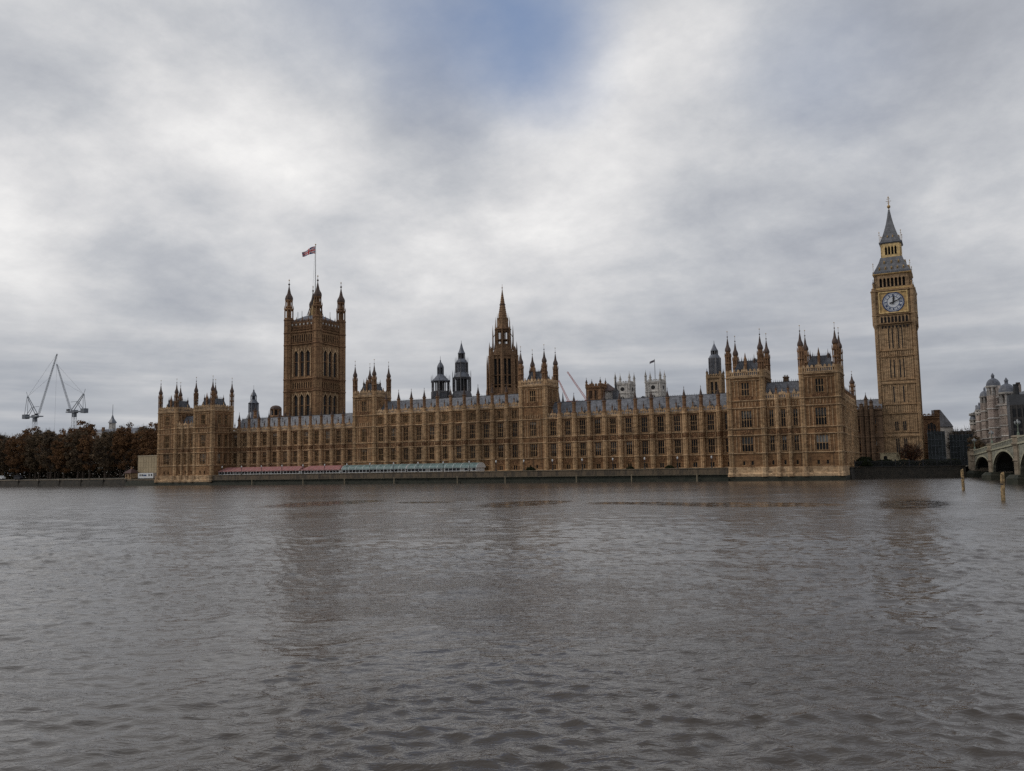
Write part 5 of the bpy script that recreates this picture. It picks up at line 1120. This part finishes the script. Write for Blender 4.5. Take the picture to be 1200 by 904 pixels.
# ------------------------------------------------------------------ clock tower foot, speaker's green
bush('hedge_bush', 'dark evergreen bush against the side wall of the right pavilion', (3.8, 22.5, 3), 2.6, LEAFG, None, 1600)
bush('hedge_bush', 'low dark evergreen bush behind the fence between pavilion and clock tower', (9.5, 27, 3), 2.0, LEAFG, None, 1300)
root = thing('iron_railing', 'black iron railing along the dark embankment wall below the clock tower', 'railing', (1.2, 19.7, 3.3)); q_ = MB(IRON); L_ = 29.6; an = math.atan2(7.3, 28.8)
q_.box(0, L_, -.04, .04, 1.5, 1.6); q_.box(0, L_, -.04, .04, .2, .3)
for k in range(int(L_ / .22)): q_.box(k * .22, k * .22 + .07, -.03, .03, 0, 1.85)
for k in range(9): q_.sq(k * L_ / 8, 0, [(.14, 0), (.14, 2.0), (.02, 2.2)])
q_ = part('bars', q_, root); q_.rotation_euler = (0, 0, an)
hd_ = MB(LEAFG); rg = random.Random(8)
for k in range(5200):
    f = rg.uniform(0, 1); x = 3 + f * 26; y = 22 + f * 6.5 + rg.uniform(0, 1.6); z = 3 + rg.uniform(0, 2.1 + .25 * math.sin(x)); u_ = Vector((rg.uniform(-1, 1), rg.uniform(-1, 1), rg.uniform(-1, 1))).normalized() * .2; v_ = u_.orthogonal().normalized() * .16; p_ = Vector((x, y, z))
    hd_.add([tuple(p_ - u_), tuple(p_ + v_), tuple(p_ + u_), tuple(p_ - v_)], [(0, 1, 2, 3)])
tag('hedge', hd_, 'dark clipped hedge behind the railing below the clock tower', 'hedge')
root = thing('garden_kiosk', 'small pale yellow flat roofed kiosk at the foot of the clock tower', 'kiosk', (9.6, 46, 3)); q_ = MB(plain('cream_render', (.40, .34, .22), .8)); q_.box(-2.9, 2.9, -1.5, 2, 0, 4.4); q_.box(-3.05, 3.05, -1.65, 2.1, 4.4, 4.6); part('wall', q_, root)
q_ = MB(GLASS); q_.box(-1.9, -.9, -1.56, -1.501, 2.2, 3.6); part('window', q_, root)
LEAFRED = leafmat('red_brown_leaves', [(.04, .018, .012), (.07, .029, .017), (.10, .042, .021), (.12, .06, .03)])
t5 = tree_meshes(31, 7.4, 3.3, .22, 3600, LEAFRED); TV.append(t5)
tree('small red-brown tree in front of the clock tower base', 15.4, 45, 5, 1.0, .4, None, name='garden_tree')

# buildings right of the clock tower
root = thing('street_building', 'brown stone gabled building with a round arched window, touching the right of the clock tower', 'building', (20.2, 97, 3)); S = Side(root, -1.6, 0, 0); q_ = MB(BROWN)
hs = [S.window(2.8, 9.6, 3.0, 6.2, 3, (.6,), mat=BROWN, arch=True), S.window(2.8, 3.0, 3.0, 4.4, 3, (.5,), mat=BROWN)]
q_.T = S.M; q_.wall(0, 5.6, 0, 18.2, hs); string(q_, 0, 5.6, 17.2, .4, .3); string(q_, 0, 5.6, 8.4, .3, .3); parapet(q_, 0, 5.6, 18, 1.0); q_.box(0, 5.6, .47, 10, 0, 18.1); part('wall', q_, root)
q_ = MB(BROWN); q_.box(2.3, 4.1, 1.5, 3.2, 18, 20.4); q_.box(2.15, 4.25, 1.35, 3.35, 20.1, 20.35); part('chimney', q_, root)
root = thing('street_building', 'pale grey roofed building with a white gable behind the arched one', 'building', (25.2, 112, 3)); q_ = MB(WHITE); q_.box(-3.5, 3.2, 0, 12, 0, 14.6); part('wall', q_, root); q_ = MB(ROOF); q_.poly([(-3.7, 14.6), (3.4, 14.6), (2.6, 16), (-.6, 21.0), (-3.7, 21.0)], -.3, 12); part('roof', q_, root)
root = thing('netted_scaffold', 'building wrapped in dark grey-green netting beside the clock tower', 'scaffold', (22.6, 88, 3)); q_ = MB(NET); q_.box(-2.6, 2.9, 0, 5, 0, 12.2); part('netting', q_, root)
q_ = MB(CRANEG)
for k in range(6): q_.tube((-2.7, -.12, .5 + k * 2.2), (3.0, -.12, .5 + k * 2.2), .05, 4)
for k in range(6): q_.tube((-2.6 + k * 1.1, -.15, 0), (-2.6 + k * 1.1, -.15, 13), .05, 4)
part('poles', q_, root)
root = thing('netted_scaffold', 'taller building wrapped in dark netting left of the bridge', 'scaffold', (31.3, 100, 3)); q_ = MB(NET); q_.box(-4.4, 3.2, 0, 8, 0, 11.2); part('netting', q_, root); q_ = MB(CRANEG)
for k in range(6): q_.tube((-4.5, -.12, .5 + k * 2.1), (3.3, -.12, .5 + k * 2.1), .05, 4)
for k in range(8): q_.tube((-4.3 + k * 1.05, -.15, 0), (-4.3 + k * 1.05, -.15, 12), .05, 4)
part('poles', q_, root)
root = thing('dark_office_block', 'dark glazed office block behind the netted buildings', 'building', (29, 125, 3)); q_ = MB(plain('dark_cladding', (.05, .05, .055), .5)); q_.box(-4, 6, 0, 12, 0, 13.2); part('wall', q_, root)
q_ = MB(GLASS)
for j in range(4):
    for i in range(6): q_.box(-3.6 + i * 1.6, -2.5 + i * 1.6, -.05, -.001, 1.5 + j * 3, 3.6 + j * 3)
part('windows', q_, root)
for lb, x, y, k, s in (('bare brown tree rising behind the netted buildings, left one', 29.5, 108, 4, .58), ('rust brown street tree at the left end of the bridge', 34.8, 88, 1, .42), ('bare brown tree behind the netted buildings, right one', 33.4, 112, 4, .6), ('dark brown street tree below the white domed building', 35.2, 80, 3, .36)):
    tree(lb, x, y, k, s, .7 * x, 'street trees by the bridge', name='street_tree')

# white building with domed turrets beyond the bridge
PA, PB = Vector((36.4, 171.0)), Vector((48.6, 80.5)); an = math.atan2((PB - PA).y, (PB - PA).x); LW = (PB - PA).length
root = thing('domed_building', 'pinkish white stone building with domed turrets and gables beyond the bridge', 'building', (PA.x, PA.y, 3), an); q_ = MB(PINKW); S = Side(root); hs = []
for i in range(20):
    for j in range(5): hs.append(S.window(3.5 + i * 4.3, 3.6 + j * 3.6, 1.7, 2.3, 2, (.55,), mat=WHITE, bar=.2))
q_.wall(0, LW, 0, 22, hs)
q_.use(WHITE)
for j in range(6): string(q_, 0, LW, 2.8 + j * 3.6, .35, .35)
string(q_, 0, LW, 21.7, .8, .5); q_.use(PINKW).box(0, LW, .47, 14, 0, 21.9); part('wall', q_, root)
rm = MB(ROOFD); rm.polx([(.6, 22), (14, 22), (10, 25.5), (4, 25.5)], 0, LW); part('roof', rm, root)
def domed_turret(u, r, ztop, lead=False, yy=-.5):
    o = MB(PINKW); o.prism(0, 0, 8, [(r, 0), (r, ztop - r * 3.4)]); 
    for j in range(6): ring = 2.8 + j * 3.6; o.use(WHITE).prism(0, 0, 8, [(r, ring - .2), (r + .3, ring), (r, ring + .4)])
    z = ztop - r * 3.4; o.use(WHITE).prism(0, 0, 8, [(r * .16, z), (r * .16, z + r * 1.3)])
    for k in range(8): a = math.pi / 8 + k * math.pi / 4; o.box(r * .85 * math.cos(a) - .25, r * .85 * math.cos(a) + .25, r * .85 * math.sin(a) - .25, r * .85 * math.sin(a) + .25, z, z + r * 1.3)
    o.prism(0, 0, 8, [(r * 1.1, z + r * 1.25), (r * 1.15, z + r * 1.45), (r, z + r * 1.5)])
    t_ = part('domed_turret', o, root, (u, yy, 0)); c_ = MB(LEAD if lead else PINKW); z2 = z + r * 1.5
    c_.use(LEAD); c_.prism(0, 0, 12, [(r * .98 * math.cos(a_ * math.pi / 14), z2 + r * 1.15 * math.sin(a_ * math.pi / 14)) for a_ in range(7)]); c_.prism(0, 0, 8, [(r * .22, z2 + r * 1.05), (r * .22, z2 + r * 1.45), (r * .28, z2 + r * 1.5), (.04, z2 + r * 1.95)]); part('dome', c_, t_)
for u, r, zt in ((9, 1.6, 22.0), (23, 1.6, 25.4), (36, 1.9, 30.6), (53, 2.5, 34.4), (75, 2.7, 30.6)): domed_turret(u, r, zt)
for u, w_, zt in ((16, 5, 24.5), (30, 6, 27), (45, 6, 29.5), (60, 7, 29), (67, 5, 27)):
    gm = MB(PINKW); gm.poly([(-w_ / 2, 21.5), (w_ / 2, 21.5), (w_ / 2, zt - 4), (w_ * .3, zt - 3.6), (w_ * .22, zt - 1.2), (0, zt), (-w_ * .22, zt - 1.2), (-w_ * .3, zt - 3.6), (-w_ / 2, zt - 4)], -.4, 2.5)
    gm.use(WHITE).box(-w_ / 2 - .1, w_ / 2 + .1, -.55, -.38, zt - 4.2, zt - 3.8); gm.use(GLASS)
    for x in (-1.5, 0, 1.5): gm.box(x - .45, x + .45, -.46, -.401, 22.6, 24.6)
    part('gable', gm, root, (u, 0, 0))
for u in (14, 29, 45, 62, 78): c_ = MB(PINKW); c_.box(-.9, .9, 5, 6.6, 23, 29); c_.use(BLACKCAP).box(-.7, .7, 5.2, 6.4, 29, 29.8); part('chimney', c_, root, (u, 0, 0))
root = thing('bronze_block', 'dark modern block with tall ventilation fins at the right edge beyond the bridge', 'building', (50.2, 62, 3), 0); q_ = MB(plain('dark_bronze', (.04, .036, .034), .5)); q_.box(-6, 14, 0, 13, 0, 19)
for k in range(14): q_.box(-5.8 + k * 1.45, -5.4 + k * 1.45, -.3, -.001, 0, 19)
part('wall', q_, root); q_ = MB(IRON); q_.polx([(0, 19), (13, 19), (10, 22.5), (3, 22.5)], -6, 14)
for k in range(4): q_.prism(-3.5 + k * 5, 6, 8, [(1.0, 21), (.8, 25.4), (.9, 26)])
part('roof', q_, root); q_ = MB(GLASS)
for j in range(5):
    for k in range(13): q_.box(-5.3 + k * 1.45, -4.45 + k * 1.45, -.06, -.002, 1.2 + j * 3.5, 3.8 + j * 3.5)
part('windows', q_, root)

# ------------------------------------------------------------------ bridge
B0 = Vector((32.25, 26.2)); Bd = Vector((.0655, -.99785)).normalized(); ban = math.atan2(Bd.y, Bd.x)
root = thing('arched_bridge', 'green and stone arched road bridge leaving the picture at the right edge', 'bridge', (B0.x, B0.y, 0), ban)
# local x runs out over the river, local +y is the far (downstream) side? keep y 0..26 away from the camera
sgn = 1.0
PX = [0, 39.2, 80.5, 119.5, 160]; DT = [6.2, 7.1, 7.9, 8.5, 8.9]       # pier stations and deck levels
def by(y): return y
arch_m = []
for i in range(4):
    x0, x1 = PX[i] + 1.25, PX[i + 1] - 1.25; zs = 1.5; zc = (5.75, 6.75, 7.3, 7.7)[i]; d0, d1 = DT[i], DT[i + 1]; n = 24; sp_ = MB(BRGREEN)
    crv = [(x0 + (x1 - x0) * k / n, zs + (zc - zs) * math.sqrt(max(0, 1 - (2 * k / n - 1) ** 2))) for k in range(n + 1)]
    for yf, yb in ((0, .5), (25.5, 26)):
        for k in range(n):
            (xa, za), (xb, zb) = crv[k], crv[k + 1]; da = d0 + (d1 - d0) * k / n; db = d0 + (d1 - d0) * (k + 1) / n
            sp_.add([(xa, yf, za), (xb, yf, zb), (xb, yf, db), (xa, yf, da), (xa, yb, za), (xb, yb, zb), (xb, yb, db), (xa, yb, da)], [(0, 1, 2, 3), (7, 6, 5, 4), (0, 4, 5, 1), (2, 6, 7, 3)])
    part('spandrel', sp_, root)
    rib = MB(DARKSOFFIT)
    for j in range(8):
        yy = .6 + j * 3.5
        for k in range(n):
            (xa, za), (xb, zb) = crv[k], crv[k + 1]; rib.add([(xa, yy, za), (xb, yy, zb), (xb, yy, zb + .7), (xa, yy, za + .7), (xa, yy + .3, za), (xb, yy + .3, zb), (xb, yy + .3, zb + .7), (xa, yy + .3, za + .7)], [(0, 1, 2, 3), (7, 6, 5, 4), (0, 4, 5, 1)])
    for k in range(n):
        (xa, za), (xb, zb) = crv[k], crv[k + 1]; rib.add([(xa, .5, za + .5), (xb, .5, zb + .5), (xb, 25.5, zb + .5), (xa, 25.5, za + .5)], [(0, 3, 2, 1)])
    part('arch_rib', rib, root)
    rg_ = MB(plain('cream_arch_edge', (.32, .31, .23), .6) if i == 0 else MATS['cream_arch_edge'])
    for k in range(n):
        (xa, za), (xb, zb) = crv[k], crv[k + 1]; rg_.add([(xa, -.12, za - .05), (xb, -.12, zb - .05), (xb, -.12, zb + .45), (xa, -.12, za + .45), (xa, -.002, za - .05), (xb, -.002, zb - .05)], [(0, 1, 2, 3), (0, 4, 5, 1)])
    part('arch_ring', rg_, root)
    pr = MB(MATS['cream_arch_edge'])
    pr.add([(x0 - 1.5, -.25, d0 - .1), (x1 + 1.5, -.25, d1 - .1), (x1 + 1.5, -.25, d1 + .25), (x0 - 1.5, -.25, d0 + .25), (x0 - 1.5, .3, d0 - .1), (x1 + 1.5, .3, d1 - .1), (x1 + 1.5, .3, d1 + .25), (x0 - 1.5, .3, d0 + .25)], [(0, 1, 2, 3), (3, 2, 6, 7), (0, 4, 5, 1)])
    pr.add([(x0, -.15, d0 + 1.15), (x1, -.15, d1 + 1.15), (x1, -.15, d1 + 1.4), (x0, -.15, d0 + 1.4), (x0, .2, d0 + 1.15), (x1, .2, d1 + 1.15), (x1, .2, d1 + 1.4), (x0, .2, d0 + 1.4)], [(0, 1, 2, 3), (3, 2, 6, 7), (0, 4, 5, 1), (7, 6, 5, 4)])
    nn_ = 52
    for k in range(nn_):
        x = x0 + (x1 - x0) * (k + .5) / nn_; z = d0 + (d1 - d0) * (k + .5) / nn_; pr.use(BRGREEN).box(x - .16, x + .16, -.08, .12, z + .2, z + 1.2)
    part('parapet', pr, root)
    dk_ = MB(DARKSOFFIT); dk_.add([(x0 - 1.6, .5, d0), (x1 + 1.6, .5, d1), (x1 + 1.6, 25.5, d1), (x0 - 1.6, 25.5, d0), (x0 - 1.6, .5, d0 - .4), (x1 + 1.6, .5, d1 - .4), (x1 + 1.6, 25.5, d1 - .4), (x0 - 1.6, 25.5, d0 - .4)], [(0, 1, 2, 3), (7, 6, 5, 4), (0, 4, 5, 1), (2, 6, 7, 3)]); part('deck', dk_, root)
for i, x in enumerate(PX[:4]):
    pm = MB(BRIDGEST); d_ = DT[i]; wq = 1.3 if i else 1.9
    pm.box(x - wq, x + wq, -.3, 26.3, 1.4, d_ - .15); pm.prism(x, .3, 8, [(1.35, 1.4), (1.15, 1.8), (1.15, 4.4), (1.35, 4.6), (1.35, 4.8), (1.1, 5.0), (1.1, d_ - .4), (1.45, d_), (1.45, d_ + .25), (1.15, d_ + .4), (1.15, d_ + 1.2), (1.35, d_ + 1.35), (1.35, d_ + 1.6), (1.1, d_ + 1.7)])
    pm.use(RIVERWALL).prism(x, .4, 8, [(3.0, -2), (2.9, 1.2), (2.1, 1.9)]); pm.box(x - 2.4, x + 2.4, -.6, 27, -2, 1.7); part('pier', pm, root)
    lp = MB(plain('lamp_green', (.12, .15, .11), .5) if i == 0 else MATS['lamp_green']); lp.prism(0, 0, 8, [(.35, 0), (.3, .6), (.12, .9), (.1, 3.0), (.2, 3.2)])
    for a in range(3): ax = math.cos(a * 2.1) * .55; ay = math.sin(a * 2.1) * .55; lp.tube((0, 0, 2.4), (ax, ay, 2.8), .05, 4)
    l_ = part('lamp_standard', lp, root, (x, .3, d_ + 1.7)); l_.scale = (.8, .8, .8); gm = MB(plain('lamp_glass', (.25, .26, .26), .4) if i == 0 else MATS['lamp_glass'])
    for ax, ay, az in ((0, 0, 3.2), (.55, 0, 2.8), (-.28, .48, 2.8), (-.28, -.48, 2.8)): gm.prism(ax, ay, 6, [(.12, az), (.24, az + .35), (.2, az + .6), (.03, az + .8)])
    part('lantern', gm, l_)
ab_ = MB(BRIDGEST); ab_.box(-14, -1.85, -.3, 26.3, -2, 6.1); ab_.box(-14, -1.85, -.35, .3, 6.1, 7.5); part('abutment', ab_, root)
# people leaning on the parapet (each a continuous skinned body)
def person_mesh(seed):
    rg = random.Random(seed); me = bpy.data.meshes.new('person'); L = rg.uniform(-.08, .08)
    V = [(0, 0, .95), (0, .0, 1.2), (0, -.02, 1.42), (0, -.05, 1.55), (0, -.07, 1.68), (-.2, -.02, 1.42), (.2, -.02, 1.42), (-.27, -.05, 1.15), (.27, -.05, 1.15), (-.22, -.28 + L, 1.08), (.22, -.28 - L, 1.08), (-.1, 0, .9), (.1, 0, .9), (-.12, -.02, .5), (.12, -.02, .5), (-.13, .03, .08), (.13, .03, .08), (-.13, -.14, .04), (.13, -.14, .04)]
    E_ = [(0, 1), (1, 2), (2, 3), (3, 4), (2, 5), (2, 6), (5, 7), (6, 8), (7, 9), (8, 10), (0, 11), (0, 12), (11, 13), (12, 14), (13, 15), (14, 16), (15, 17), (16, 18)]
    rad_ = [.16, .15, .17, .07, .115, .08, .08, .06, .06, .045, .045, .1, .1, .075, .075, .055, .055, .045, .045]
    me.from_pydata(V, E_, []); o = bpy.data.objects.new('tmp', me); col.objects.link(o); md = o.modifiers.new('s', 'SKIN')
    for i_, v_ in enumerate(me.skin_vertices[0].data): v_.radius = (rad_[i_], rad_[i_] * (.8 if i_ < 3 else 1)); v_.use_root = (i_ == 0)
    o.modifiers.new('d', 'SUBSURF').levels = 1
    dg = bpy.context.evaluated_depsgraph_get(); m2 = bpy.data.meshes.new_from_object(o.evaluated_get(dg)); bpy.data.objects.remove(o); return m2
pms = []
for s_, coat in ((1, COAT), (2, plain('navy_jacket', (.02, .03, .06), .8)), (3, plain('tan_jacket', (.16, .11, .07), .8))):
    m2 = person_mesh(s_); m2.name = 'person'; m2.materials.clear(); m2.materials.append(coat); m2.materials.append(SKIN)
    for p_ in m2.polygons: p_.material_index = 1 if p_.center.z > 1.5 else 0
    pms.append(m2)
Mb = Matrix.Translation((B0.x, B0.y, 0)) @ Matrix.Rotation(ban, 4, 'Z'); px_names = ['dark coat', 'navy jacket', 'tan jacket']
for k, x in enumerate((42.5, 44.2, 47.0, 49.1, 52.0, 53.4, 56.5, 60.0, 63.5, 66.0)):
    zd = np.interp(x, PX, DT); p_ = Mb @ Vector((x, .75, zd + .02)); near = 'just past the second bridge pier' if x < 50 else 'over the middle of the second arch' if x < 58 else 'near the third pier' if x > 40 else ''
    if x < 40: near = 'just before the second bridge pier'
    tag('person', pms[k % 3], f'person in a {px_names[k % 3]} at the bridge parapet, {ordw[k]} from the second pier', 'person', 'people on the bridge', None, tuple(p_), ban)

# timber piles in the river
for lb, x, y, h_, tl in (('weathered timber pile standing in the water nearer the bank and clock tower', 27.0, -89.1, 3.3, -.02), ('weathered timber pile in the water, nearest the viewer at the right edge', 30.4, -130.5, 3.25, .02)):
    q_ = MB(TIMBER); q_.prism(0, 0, 10, [(.23, -2), (.24, 1.2), (.21, h_ - .25), (.18, h_ - .05), (.1, h_ + .1)]); q_.prism(.14, -.12, 8, [(.11, h_ * .45), (.10, h_ + .1), (.04, h_ + .2)]); q_.use(IRON).prism(0, 0, 10, [(.25, 1.9), (.25, 2.05)])
    o = tag('timber_pile', q_, lb, 'pile', 'piles in the river', None, (x, y, 0)); o.rotation_euler = (0, tl, 0)
bpy.context.view_layer.update()
